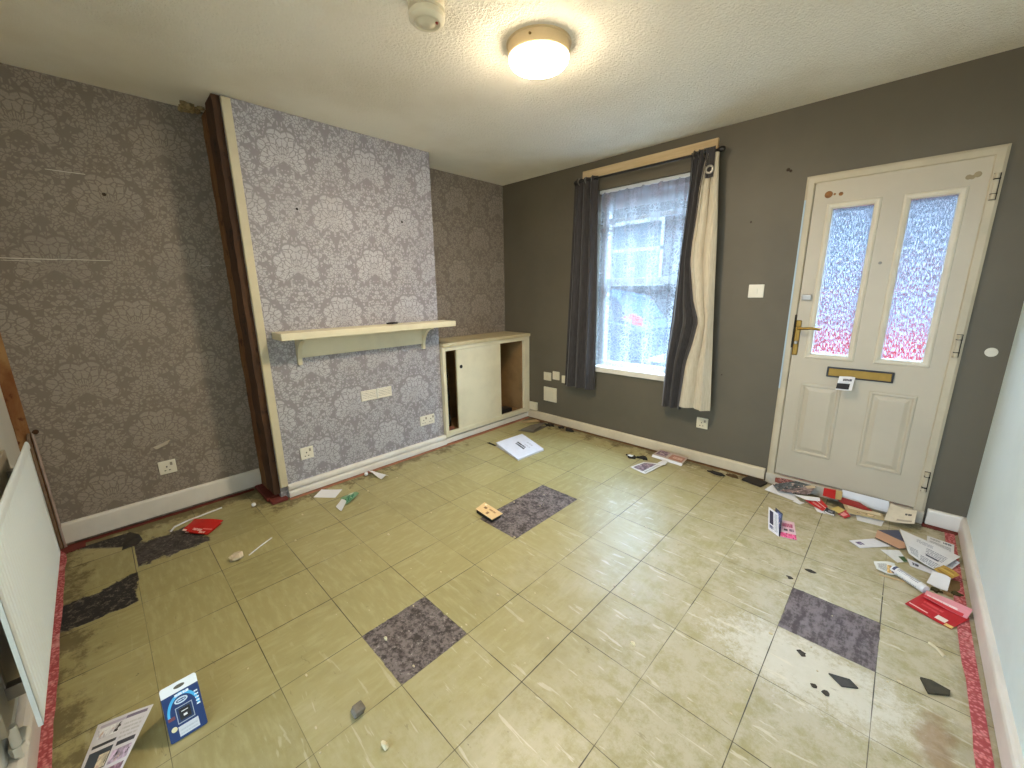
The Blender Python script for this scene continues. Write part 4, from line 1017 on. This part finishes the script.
# --- along the front wall
Mp = print_mat('small_photo_print', rgb(222, 220, 216), [(.10, .10, .72, .9, rgb(90, 74, 84), 'photo'), (.78, .1, .92, .9, rgb(120, 110, 110), 'text')], .3)
sheet('leaflet', 'small printed picture sheet on the floor beneath the right curtain', 'leaflet', [(1.842, -.469, .003), (1.982, -.503, .003), (2.02, -.252, .008), (1.875, -.310, .006)], Mp, th=.002, wave=.004)
poly('white_card', 'tiny white card touching the picture sheet below the right curtain', 'card', [(1.97, -.262, .012), (2.03, -.262, .012), (2.02, -.18, .014), (1.98, -.18, .014)], P_plain, .002)
bx = thing('carton', 'flattened printed carton leaning at the skirting below the right curtain', 'box', (2.02, -.10, 0))
poly('front_face', '', '', [(1.868, -.152, .002), (2.125, -.172, .002), (2.13, -.165, .020), (1.872, -.142, .020)], P_plain, .002, parent=bx)
sheet('top_face', '', '', [(1.872, -.142, .022), (2.13, -.165, .022), (2.14, -.075, .048), (1.90, -.060, .048)], print_mat('carton_print', rgb(176, 160, 148), [(.05, .2, .4, .9, rgb(90, 70, 80), 'photo'), (.5, .1, .95, .8, rgb(160, 116, 98), 's'), (.6, .3, .9, .6, rgb(196, 160, 144), 'bold')]), parent=bx)
for k, (x, y, sx, sy, lab) in enumerate(((1.745, -.27, .045, .03, 'dark scrap on the floor left of the picture sheet'), (1.84, -.235, .05, .028, 'dark scrap between the picture sheet and the skirting'), (2.36, -.13, .06, .02, 'dark ragged scrap along the skirting under the light switch'), (2.475, -.10, .04, .018, 'brown scrap at the skirting near the front door'))):
    jag('floor_scrap', lab, 'scrap', (x, y), sx, sy, .012, M_dark if k != 3 else paint('brown_scrap', rgb(84, 66, 40), .9), 50 + k)
poly('white_chip', 'white paper chip on top of the dark scrap left of the picture sheet', 'chip', [(1.722, -.30, .021), (1.765, -.305, .021), (1.77, -.28, .023), (1.735, -.275, .023)], P_plain, .002)
bm = BM(); prism(bm, [(2.545, -.118), (2.672, -.150), (2.695, -.06), (2.57, -.035)], 'z', .001, .016)
tag(obj('tile_fragment', bm, paint('black_tile', rgb(44, 36, 28), .7, .2, 20)), 'dark slab of broken tile at the left foot of the front door', 'tile')

# --- heap of post inside the front door
GP = 'post heaped at the foot of the front door'
poly('letter', 'white letter sticking out at the left end of the post heap', 'letter', [(2.704, -.18, .006), (2.74, -.084, .030), (2.807, -.082, .030), (2.912, -.205, .006), (2.87, -.218, .004)], P_plain, .0015, GP)
poly('leaflet', 'reddish brown leaflet behind the dark magazine in the post heap', 'leaflet', [(2.74, -.075, .040), (2.821, -.10, .040), (2.866, -.04, .062), (2.80, -.036, .066), (2.735, -.05, .060)], print_mat('redbrown_leaf', rgb(120, 50, 40), [(.2, .1, .8, .8, rgb(90, 40, 40), 'photo')]), .0015, GP)
poly('magazine', 'dark picture magazine, largest piece at the left of the post heap', 'magazine', [(2.74, -.138, .041), (2.78, -.185, .029), (2.859, -.170, .033), (2.947, -.148, .042), (2.968, -.049, .068), (2.856, -.041, .068)], print_mat('dark_mag', rgb(50, 54, 60), [(.0, .0, .5, 1, rgb(40, 48, 54), 'photo'), (.5, .05, .98, .95, rgb(84, 68, 70), 'photo'), (.42, .75, .62, .98, rgb(196, 178, 150), 's')], .3), .004, GP)
poly('paper_scrap', 'small white paper scrap in front of the dark magazine', 'scrap', [(2.877, -.230, .003), (2.918, -.245, .003), (2.939, -.210, .006), (2.89, -.205, .008)], P_plain, .0015, GP)
sheet('letter', 'white letter lying across the red leaflets in the post heap', 'letter', [(2.868, -.190, .034), (2.945, -.210, .030), (3.013, -.186, .036), (3.005, -.150, .044)], P_plain, GP)
sheet('leaflet', 'bright red leaflet at the front of the post heap', 'leaflet', [(2.937, -.197, .020), (3.037, -.254, .006), (3.057, -.202, .020), (3.01, -.146, .034)], print_mat('red_post', rgb(198, 34, 34), [(.2, .2, .8, .4, rgb(236, 200, 190), 'text'), (.0, .6, 1, .66, rgb(226, 220, 214), 's')], .3), GP)
poly('letter', 'white folded letter poking out under the bright red leaflet', 'letter', [(2.992, -.226, .003), (3.013, -.276, .002), (3.057, -.270, .002), (3.035, -.240, .006)], P_plain, .0015, GP)
sheet('leaflet', 'dark and white photo flyer in front of the yellow slip', 'leaflet', [(3.045, -.268, .006), (3.10, -.278, .004), (3.095, -.236, .016), (3.052, -.222, .020)], print_mat('dark_flyer', rgb(52, 54, 62), [(.05, .0, .95, .25, rgb(224, 224, 226), 's'), (.3, .4, .8, .8, rgb(70, 76, 92), 'photo')], .3), GP, curl=.006)
sheet('paper_slip', 'yellow paper slip in the middle of the post heap', 'paper', [(3.074, -.226, .026), (3.117, -.250, .020), (3.14, -.204, .030), (3.104, -.188, .036)], paint('yellow_slip', rgb(206, 180, 104), .7), GP)
poly('leaflet', 'pink and red scrap of leaflet right of the yellow slip', 'leaflet', [(3.111, -.236, .010), (3.148, -.262, .005), (3.17, -.230, .012), (3.143, -.183, .026)], print_mat('pinkred', rgb(190, 50, 56), [(.2, .1, .7, .6, rgb(226, 150, 150), 's')]), .0015, GP)
sheet('leaflet', 'square red card leaning on the door foot above the post heap', 'card', [(3.015, -.118, .050), (3.080, -.122, .050), (3.072, -.040, .080), (3.011, -.052, .078)], paint('red_card', rgb(190, 26, 26), .4, .05), GP)
sheet('card', 'tan card beside the square red card in the post heap', 'card', [(3.081, -.119, .048), (3.110, -.106, .050), (3.107, -.036, .076), (3.073, -.040, .078)], paint('tan_card_paper', rgb(186, 164, 112), .7), GP)
sheet('envelope', 'white envelope standing upright against the door threshold', 'envelope', [(3.109, -.044, .020), (3.332, -.044, .022), (3.327, -.036, .092), (3.104, -.036, .092)], P_text if False else P_plain, GP, th=.001, nu=4, nv=4)
poly('leaflet', 'long dark red leaflet below the upright white envelope', 'leaflet', [(3.09, -.110, .044), (3.122, -.136, .040), (3.214, -.142, .040), (3.262, -.130, .042), (3.20, -.075, .050), (3.10, -.070, .054)], paint('dark_red_card', rgb(150, 30, 28), .4, .06), .0015, GP)
sheet('magazine', 'buff coloured booklet at the right of the post heap', 'booklet', [(3.149, -.203, .018), (3.322, -.177, .020), (3.305, -.121, .036), (3.122, -.131, .036)], print_mat('buff', rgb(182, 164, 124), [(.1, .55, .95, .95, rgb(210, 196, 164), 's'), (.3, .2, .8, .4, rgb(150, 130, 96), 'photo')]), GP, th=.004)
sheet('envelope', 'white envelope poking from under the buff booklet', 'envelope', [(3.203, -.232, .002), (3.311, -.222, .002), (3.32, -.150, .010), (3.19, -.160, .010)], P_plain, GP)
sheet('envelope', 'cream window envelope at the right end of the post heap', 'envelope', [(3.318, -.185, .026), (3.444, -.150, .036), (3.450, -.040, .070), (3.335, -.036, .074)], print_mat('cream_env', rgb(222, 212, 192), [(.62, .55, .85, .68, rgb(90, 84, 80), 'bold'), (.4, .1, .9, .22, rgb(176, 164, 148), 's')]), GP, curl=.010)

# --- pink brochure
pk = thing('brochure', 'pink and white brochure half open on the tiles before the door', 'brochure', (2.91, -.66, 0))
sheet('flat_page', '', '', [(2.902, -.735, .002), (2.98, -.716, .002), (2.935, -.523, .004), (2.868, -.546, .006)], print_mat('pink_page', rgb(224, 190, 204), [(.0, .0, 1, .26, rgb(204, 52, 104), 'photo'), (.15, .62, .85, .84, rgb(180, 70, 110), 'bold'), (.25, .38, .5, .5, rgb(60, 50, 60), 's'), (.6, .4, .9, .54, rgb(120, 90, 120), 'bold')], .3), parent=pk, th=.003)
Mc = print_mat('blue_cover', rgb(216, 216, 222), [(.12, .30, .5, .9, rgb(34, 34, 64), 's'), (.12, .1, .5, .25, rgb(70, 74, 110), 'bold'), (.6, .1, .9, .9, rgb(120, 124, 140), 'text')], .3)
sheet('front_cover', '', '', [(2.838, -.695, .002), (2.900, -.742, .002), (2.862, -.60, .066), (2.806, -.58, .082)], Mc, parent=pk, th=.002)
sheet('inner_page', '', '', [(2.862, -.712, .002), (2.905, -.738, .002), (2.880, -.57, .060), (2.836, -.545, .074)], print_mat('navy_page', rgb(40, 40, 66), [(.3, .1, .8, .9, rgb(60, 62, 100), 'photo')], .3), parent=pk, th=.002)

# --- papers by the right wall
GR = 'papers spilled beside the right wall'
sheet('envelope', 'long white envelope with a purple mark, left edge of the spilled papers', 'envelope', [(3.238, -.569, .002), (3.358, -.44, .002), (3.286, -.420, .006), (3.190, -.534, .006)], print_mat('env_mark', rgb(226, 226, 230), [(.12, .35, .32, .75, rgb(96, 74, 120), 'bold')]), GR, th=.003)
poly('leaflet', 'photo leaflet showing pink skin tones beneath the white letters', 'leaflet', [(3.291, -.408, .010), (3.388, -.452, .008), (3.414, -.425, .010), (3.408, -.361, .014), (3.384, -.245, .018), (3.296, -.318, .016)], print_mat('skin_photo', rgb(78, 78, 96), [(.0, .0, 1, .45, rgb(196, 152, 122), 's'), (.2, .5, 1, .9, rgb(70, 74, 98), 's')], .3), .003, GR)
sheet('letter', 'white letter under the larger sheet, topmost edge by the skirting', 'letter', [(3.496, -.30, .008), (3.595, -.335, .006), (3.603, -.205, .008), (3.500, -.190, .010)], P_text, GR)
sheet('letter', 'large white printed letter on top of the spilled papers', 'letter', [(3.424, -.515, .022), (3.526, -.588, .020), (3.612, -.370, .022), (3.386, -.240, .026)], print_mat('big_letter', WP, [(.40, .06, .9, .3, rgb(120, 124, 142), 'text'), (.1, .1, .34, .4, rgb(140, 144, 160), 'text'), (.5, .4, .9, .7, rgb(130, 134, 150), 'text'), (.52, .36, .82, .42, rgb(70, 74, 92), 's'), (.3, .75, .6, .9, rgb(150, 154, 168), 'text')]), GR, wave=.008)
sheet('letter', 'white sheet corner showing right of the large letter at the skirting', 'letter', [(3.53, -.49, .012), (3.578, -.502, .010), (3.612, -.405, .012), (3.575, -.36, .014)], print_mat('blue_letter', rgb(222, 226, 234), [(.2, .2, .9, .8, rgb(110, 120, 150), 'text')]), GR)
sheet('card', 'white card with a green corner left of the large letter', 'card', [(3.319, -.512, .002), (3.387, -.593, .002), (3.425, -.552, .004), (3.391, -.462, .006)], print_mat('green_card', rgb(226, 228, 228), [(.55, .6, 1, 1, rgb(60, 92, 50), 's')]), GR)
sheet('envelope', 'slim white envelope below the large letter', 'envelope', [(3.433, -.586, .003), (3.506, -.598, .003), (3.530, -.562, .006), (3.420, -.526, .008)], print_mat('slim_env', rgb(220, 222, 230), [(.15, .3, .4, .7, rgb(70, 70, 90), 'bold')]), GR)
# rolled leaflet: a hollow tube with a loose torn end
tb = thing('rolled_leaflet', 'rolled up white printed leaflet with a torn end on the tiles', 'leaflet', (3.42, -.75, .02))
Mt = print_mat('rolled_print', rgb(222, 222, 222), [(.05, .05, .95, .14, rgb(60, 60, 90), 's'), (.1, .2, .9, .9, rgb(110, 110, 124), 'text')], .35)
def roll(bm, p, q, r, turns=1.35, n=34, seg=10):
    uvl = bm.loops.layers.uv.new('UVMap'); p, q = Vector(p), Vector(q); d = (q - p).normalized(); s = d.cross(Vector((0, 0, 1))).normalized(); w = s.cross(d)
    rows = []
    for j in range(seg + 1):
        c = p.lerp(q, j / seg); row = []
        for i in range(n + 1):
            a = 2 * pi * turns * i / n; rr = r * (1 - .16 * i / n)
            row.append((bm.verts.new(c + s * rr * cos(a) + w * rr * sin(a)), i / n, j / seg))
        rows.append(row)
    for A, B in zip(rows, rows[1:]):
        for i in range(n):
            f = bm.faces.new((A[i][0], A[i + 1][0], B[i + 1][0], B[i][0]))
            for l_, x in zip(f.loops, (A[i], A[i + 1], B[i + 1], B[i])): l_[uvl].uv = (x[1], x[2])
bm = BM(); roll(bm, (3.372, -.712, .024), (3.474, -.796, .024), .021); obj('rolled_sheet', bm, Mt, tb, True)
bm = BM(); tube(bm, [(3.470, -.793, .024), (3.482, -.803, .024)], .0185, 20); obj('cap', bm, P_plain, tb, True)
sheet('torn_end', '', '', [(3.312, -.752, .004), (3.378, -.738, .006), (3.372, -.700, .040), (3.298, -.718, .032)], print_mat('torn_print', rgb(212, 212, 206), [(.15, .2, .6, .8, rgb(90, 90, 90), 'text'), (.62, .1, .95, .7, rgb(150, 116, 52), 'photo')], .35), parent=tb, wave=.012)
bm = BM(); tube(bm, [(3.325, -.775, .004), (3.37, -.768, .005), (3.42, -.757, .004)], .004, 6)
tag(obj('wood_sliver', bm, M_pine), 'thin pale wood sliver under the rolled leaflet', 'sliver')
yl = thing('carton', 'crumpled white and mustard carton beside the rolled leaflet', 'box', (3.54, -.63, 0))
sheet('white_face', '', '', [(3.487, -.716, .006), (3.556, -.716, .004), (3.566, -.640, .030), (3.508, -.622, .034)], P_plain, parent=yl, wave=.008)
sheet('mustard_face', '', '', [(3.508, -.622, .034), (3.566, -.640, .030), (3.597, -.580, .026), (3.547, -.522, .030)], print_mat('mustard', rgb(186, 150, 62), [(.1, .15, .9, .3, rgb(150, 112, 36), 's'), (.1, .5, .9, .6, rgb(206, 178, 100), 's'), (.2, .7, .8, .8, rgb(146, 110, 40), 's')]), parent=yl, wave=.010)
sheet('flap', '', '', [(3.556, -.716, .004), (3.600, -.668, .002), (3.602, -.585, .004), (3.566, -.640, .028)], paint('brown_card', rgb(120, 92, 46), .8, .1), parent=yl)
for k, (x, y, s, m) in enumerate(((3.515, -.742, .022, 0), (3.552, -.738, .018, 1), (3.585, -.715, .020, 0))):
    jag('dark_debris', ['dark leaf-like scrap at the end of the rolled leaflet', 'brown scrap between the carton and the red envelope', 'olive scrap right of the carton near the skirting'][k], 'debris', (x, y), s, s * .6, .010, paint('olive_scrap', rgb(70, 62, 30), .9, .2, 40) if m == 0 else paint('tan_scrap', rgb(150, 122, 84), .9), 70 + k)
re = thing('envelope', 'torn red envelope with pink flap beside the right wall', 'envelope', (3.53, -.9, 0))
Mre = print_mat('red_env', rgb(188, 16, 28), [(.18, .52, .62, .62, rgb(214, 80, 84), 'bold'), (.20, .36, .60, .44, rgb(206, 66, 72), 'bold'), (.60, .12, .82, .34, rgb(236, 224, 214), 's'), (.84, .0, 1, .16, rgb(226, 202, 120), 's'), (.03, .12, .45, .17, rgb(236, 200, 196), 's')], .35)
sheet('front', '', '', [(3.417, -.952, .003), (3.554, -1.007, .003), (3.612, -.890, .006), (3.480, -.803, .008)], Mre, parent=re, wave=.004, th=.002)
sheet('flap', '', '', [(3.474, -.862, .016), (3.603, -.904, .012), (3.622, -.836, .022), (3.484, -.800, .020)], print_mat('pink_flap', rgb(226, 150, 158), [(.0, .0, .9, .3, rgb(206, 40, 50), 's'), (.05, .32, .75, .5, rgb(240, 216, 214), 'bold')], .4), parent=re, wave=.006, th=.0015)

# --- lower right
sl_ = BM(); prism(sl_, [(3.460, -1.389), (3.479, -1.450), (3.532, -1.411), (3.534, -1.388), (3.488, -1.378)], 'z', .002, .010)
tag(obj('slate_shard', sl_, paint('green_black_slate', rgb(66, 62, 46), .7, .2, 26)), 'dark pointed slate shard on the pale tiles near the right wall', 'shard')
bm = BM(); tube(bm, [(3.488, -1.158, .004), (3.508, -1.178, .006), (3.527, -1.205, .004)], .0055, 6)
tag(obj('wood_sliver', bm, M_cream), 'short cream wood sliver near the right wall skirting', 'sliver')
bm = BM(); prism(bm, [(3.222, -1.588), (3.262, -1.618), (3.305, -1.588), (3.280, -1.566)], 'z', .001, .006)
tag(obj('slate_shard', bm, paint('black_shard', rgb(70, 68, 64), .6, .2, 26)), 'dark diamond shaped shard on the chalky tile below the bare patch', 'shard')
for k, (x, y, sx, sy, lab) in enumerate(((3.135, -1.552, .015, .011, 'dark flake just below the near left corner of the right bare patch'), (3.192, -1.68, .010, .007, 'upper dark fleck of two on the chalky tile'), (3.226, -1.684, .011, .008, 'lower dark fleck of two on the chalky tile'), (3.075, -.965, .022, .012, 'dark flake on the tile between brochure and right bare patch'), (3.015, -1.09, .014, .009, 'dark flake at the far left corner of the right bare patch'))):
    bm = BM(); rnd = random.Random(90 + k); n = 9
    prism(bm, [(x + sx * rnd.uniform(.55, 1.35) * cos(2 * pi * i / n), y + sy * rnd.uniform(.5, 1.5) * sin(2 * pi * i / n)) for i in range(n)], 'z', .001, .004)
    tag(obj('bitumen_flake', bm, paint('flake_grey', rgb(66, 61, 56), .8, .25, 60)), lab, 'flake')
bm = BM(); rnd = random.Random(17)
for k in range(150):
    x, y = rnd.uniform(.45, 3.5), rnd.uniform(-3.4, -.15)
    while (x < 1.25 and y > -1.1) or (y < -3.1 and x < 2) or (1.7 < x < 2.2 and y > -.7): x, y = rnd.uniform(.45, 3.5), rnd.uniform(-3.4, -.15)
    r_ = rnd.choice((.002, .003, .003, .004, .006))
    bmesh.ops.create_icosphere(bm, subdivisions=1, radius=r_, matrix=Matrix.Translation((x, y, r_ * .5)) @ Matrix.Diagonal((rnd.uniform(.8, 2), 1, .7, 1)))
o = tag(obj('plaster_crumbs', bm, paint('crumb', rgb(214, 200, 164), .9, .1)), 'pale plaster crumbs scattered all over the tiles', 'crumbs'); o['kind'] = 'stuff'

# --- flyer in the letter plate
fl = sheet('flyer', 'black and white flyer hanging out of the brass letter plate', 'flyer', [(2.985, -.075, .745), (3.062, -.070, .752), (3.066, -.030, .826), (2.990, -.030, .826)], print_mat('flyer_print', rgb(222, 222, 224), [(.0, .06, .8, .48, rgb(30, 30, 38), 's'), (.3, .66, .85, .82, rgb(80, 80, 92), 'bold'), (.1, .5, .7, .62, rgb(200, 202, 210), 's')], .3), nu=4, nv=8, wave=.004)

# ================================================================== THE STREET OUTSIDE
bm = BM(); box(bm, -14, 14, 0.26, 9.0, -0.3, -0.12); struct('pavement', bm, paint('tarmac', rgb(120, 120, 122), .9, .1, 3))
def brick():
    b = NB('pale_brick'); x, y, z = b.sep(b.pos()); n = b.n.new('ShaderNodeTexBrick')
    b.put(n.inputs['Vector'], b.comb(x, z, 0)); n.inputs['Scale'].default_value = 4.4
    n.inputs['Color1'].default_value = rgb(92, 89, 90); n.inputs['Color2'].default_value = rgb(82, 77, 78); n.inputs['Mortar'].default_value = rgb(108, 108, 108)
    n.inputs['Mortar Size'].default_value = .03
    return b.done(b.bsdf(n.outputs[0], .9))
hs = thing('terraced_house', 'pale brick terraced house across the street seen through the window', 'house', (-2, 9, 0))
bm = BM()
HW = [(-4.05, -2.25, 1.62, 3.45), (-7.2, -5.4, 1.62, 3.45), (1.2, 3.0, 1.2, 3.2)]
box(bm, -13, 10, 9.0, 9.3, -.2, 6.4); obj('brick_front', bm, brick(), hs)
for x0, x1, z0, z1 in HW:
    bm = BM(); ring(bm, x0, x1, z0, z1, [(0, 8.99), (0, 8.93), (.09, 8.93), (.10, 8.97)]); box(bm, x0, x1, 8.93, 8.99, (z0 + z1) / 2 - .04 + .05, (z0 + z1) / 2 + .11); box(bm, x0 - .1, x1 + .1, 8.86, 9, z0 - .12, z0)
    wf = obj('sash_window', bm, MW, hs)
    bm = BM(); box(bm, x0 + .05, x1 - .05, 8.975, 8.995, z0, z1); obj('pane', bm, paint('dark_window_glass', rgb(96, 112, 124), .1), wf)
def car(name, label, x0, x1, y0, y1, col, zg=-.12):
    t_ = thing(name, label, 'car', ((x0 + x1) / 2, (y0 + y1) / 2, zg)); L = x1 - x0
    body = [(0, .30), (.02, .62), (.05, .88), (.16, .94), (.28, .98), (.74, .98), (.94, .92), (.985, .80), (1, .45), (.99, .28), (.86, .22), (.14, .22)]
    bm = BM(); prism(bm, [(x0 + L * a, zg + h) for a, h in body], 'y', y0, y1)
    bmesh.ops.bevel(bm, geom=[e for e in bm.edges if abs(e.verts[0].co.y - e.verts[1].co.y) < 1e-4], offset=.06, segments=3, affect='EDGES')
    obj('car_body', bm, paint(name + '_' + str(int(col[0] * 999)), col, .25, .02), t_, True)
    cab = [(.20, .97), (.30, 1.40), (.40, 1.50), (.70, 1.50), (.86, 1.36), (.93, .97)]
    bm = BM(); prism(bm, [(x0 + L * a, zg + h) for a, h in cab], 'y', y0 + .14, y1 - .14); cb_ = obj('cabin', bm, MATS[name + '_' + str(int(col[0] * 999))], t_)
    bm = BM(); prism(bm, [(x0 + L * a, zg + h) for a, h in ((.27, 1.0), (.335, 1.36), (.42, 1.43), (.56, 1.43), (.56, 1.0))], 'y', y0 + .125, y0 + .145); prism(bm, [(x0 + L * a, zg + h) for a, h in ((.58, 1.0), (.58, 1.43), (.69, 1.43), (.82, 1.32), (.86, 1.0))], 'y', y0 + .125, y0 + .145)
    obj('side_window', bm, paint('car_glass', rgb(120, 132, 150), .08), cb_)
    for a in (.19, .81):
        for y in (y0 + .1, y1 - .1):
            bm = BM(); lathe(bm, (x0 + L * a, y, zg + .32), [(.32, -.1), (.33, -.06), (.33, .06), (.32, .1)], 28, 'y'); wh = obj('wheel', bm, M_black, t_, True)
            bm = BM(); lathe(bm, (x0 + L * a, y, zg + .32), [(.20, -.115), (.19, -.12), (.05, -.118)], 20, 'y'); obj('hub_cap', bm, M_metal, wh, True)
    return t_
ct = car('parked_car', 'pale blue parked car seen through the net curtain', -4.3, 0.02, 3.3, 4.95, rgb(60, 78, 104))
bm = BM(); prism(bm, [(-.40, .90), (-.18, .97), (.0, .90), (.02, .76), (-.12, .78)], 'y', 3.27, 3.32); obj('tail_lamp', bm, paint('tail_red', rgb(200, 60, 50), .3), ct)
car('parked_car', 'red parked car seen through the obscure door glass', 1.1, 5.3, 2.6, 4.25, rgb(220, 14, 26))

# ================================================================== LIGHT, WORLD, CAMERA
w = bpy.data.worlds.new('World'); SC.world = w; w.use_nodes = True
nt = w.node_tree; bg = nt.nodes['Background']
tc = nt.nodes.new('ShaderNodeTexCoord'); sp = nt.nodes.new('ShaderNodeSeparateXYZ'); nt.links.new(tc.outputs['Generated'], sp.inputs[0])
rp = nt.nodes.new('ShaderNodeValToRGB'); nt.links.new(sp.outputs[2], rp.inputs[0])
mp = nt.nodes.new('ShaderNodeMapRange'); nt.links.new(sp.outputs[2], mp.inputs[0]); mp.inputs[1].default_value = -1.0; nt.links.new(mp.outputs[0], rp.inputs[0])
rp.color_ramp.elements[0].position = 0.44; rp.color_ramp.elements[0].color = (1.0, .93, .82, 1)
e = rp.color_ramp.elements.new(.5); e.color = (.50, .68, .88, 1)
rp.color_ramp.elements[2].position = 0.8; rp.color_ramp.elements[2].color = (.46, .66, .92, 1)
def wm(op, a, b_):
    n = nt.nodes.new('ShaderNodeMath'); n.operation = op
    for i, v in enumerate((a, b_)):
        if isinstance(v, (int, float)): n.inputs[i].default_value = v
        else: nt.links.new(v, n.inputs[i])
    return n.outputs[0]
rear = wm('LESS_THAN', sp.outputs[1], 0.0); low = wm('LESS_THAN', sp.outputs[2], 0.0); rear_up = wm('MULTIPLY', rear, wm('SUBTRACT', 1.0, low))
# the sky is brighter over the street; upward rear light added to lift the ceiling
front = wm('SUBTRACT', 1.0, rear); up_z = wm('MAXIMUM', 0.0, sp.outputs[2]); high = wm('MULTIPLY', front, up_z)
near_h = wm('MAXIMUM', 0.25, wm('SUBTRACT', 1.0, wm('MULTIPLY', up_z, 1.6)))
st = wm('ADD', wm('ADD', wm('MULTIPLY', front, 1.9), wm('MULTIPLY', high, 26.0)), wm('ADD', wm('MULTIPLY', wm('MULTIPLY', rear_up, near_h), 3.8), wm('MULTIPLY', wm('MULTIPLY', low, rear), 1.3)))
nt.links.new(rp.outputs[0], bg.inputs[0]); nt.links.new(st, bg.inputs[1])

cd = bpy.data.cameras.new('camera'); cam = bpy.data.objects.new('camera', cd); C.objects.link(cam)
cd.sensor_width = 36; cd.sensor_fit = 'HORIZONTAL'; cd.lens = 402.59 / 1024 * 36; cd.clip_start = 0.02; cd.clip_end = 100
yaw, pitch, roll_ = 0.7707, -0.2256, -0.0139
fw = Vector((-sin(yaw) * cos(pitch), cos(yaw) * cos(pitch), sin(pitch))); rt = Vector((cos(yaw), sin(yaw), 0)); up_ = rt.cross(fw)
r2 = rt * cos(roll_) + up_ * sin(roll_); u2 = -rt * sin(roll_) + up_ * cos(roll_)
cam.matrix_world = Matrix(((r2.x, u2.x, -fw.x, 3.2341), (r2.y, u2.y, -fw.y, -3.2322), (r2.z, u2.z, -fw.z, 1.3725), (0, 0, 0, 1)))
SC.camera = cam
SC.view_settings.view_transform = 'Standard'; SC.view_settings.look = 'None'
SC.view_settings.gamma = 1.0; SC.view_settings.use_curve_mapping = False
SC.view_settings.exposure = 1.54
SC.cycles.use_denoising = True
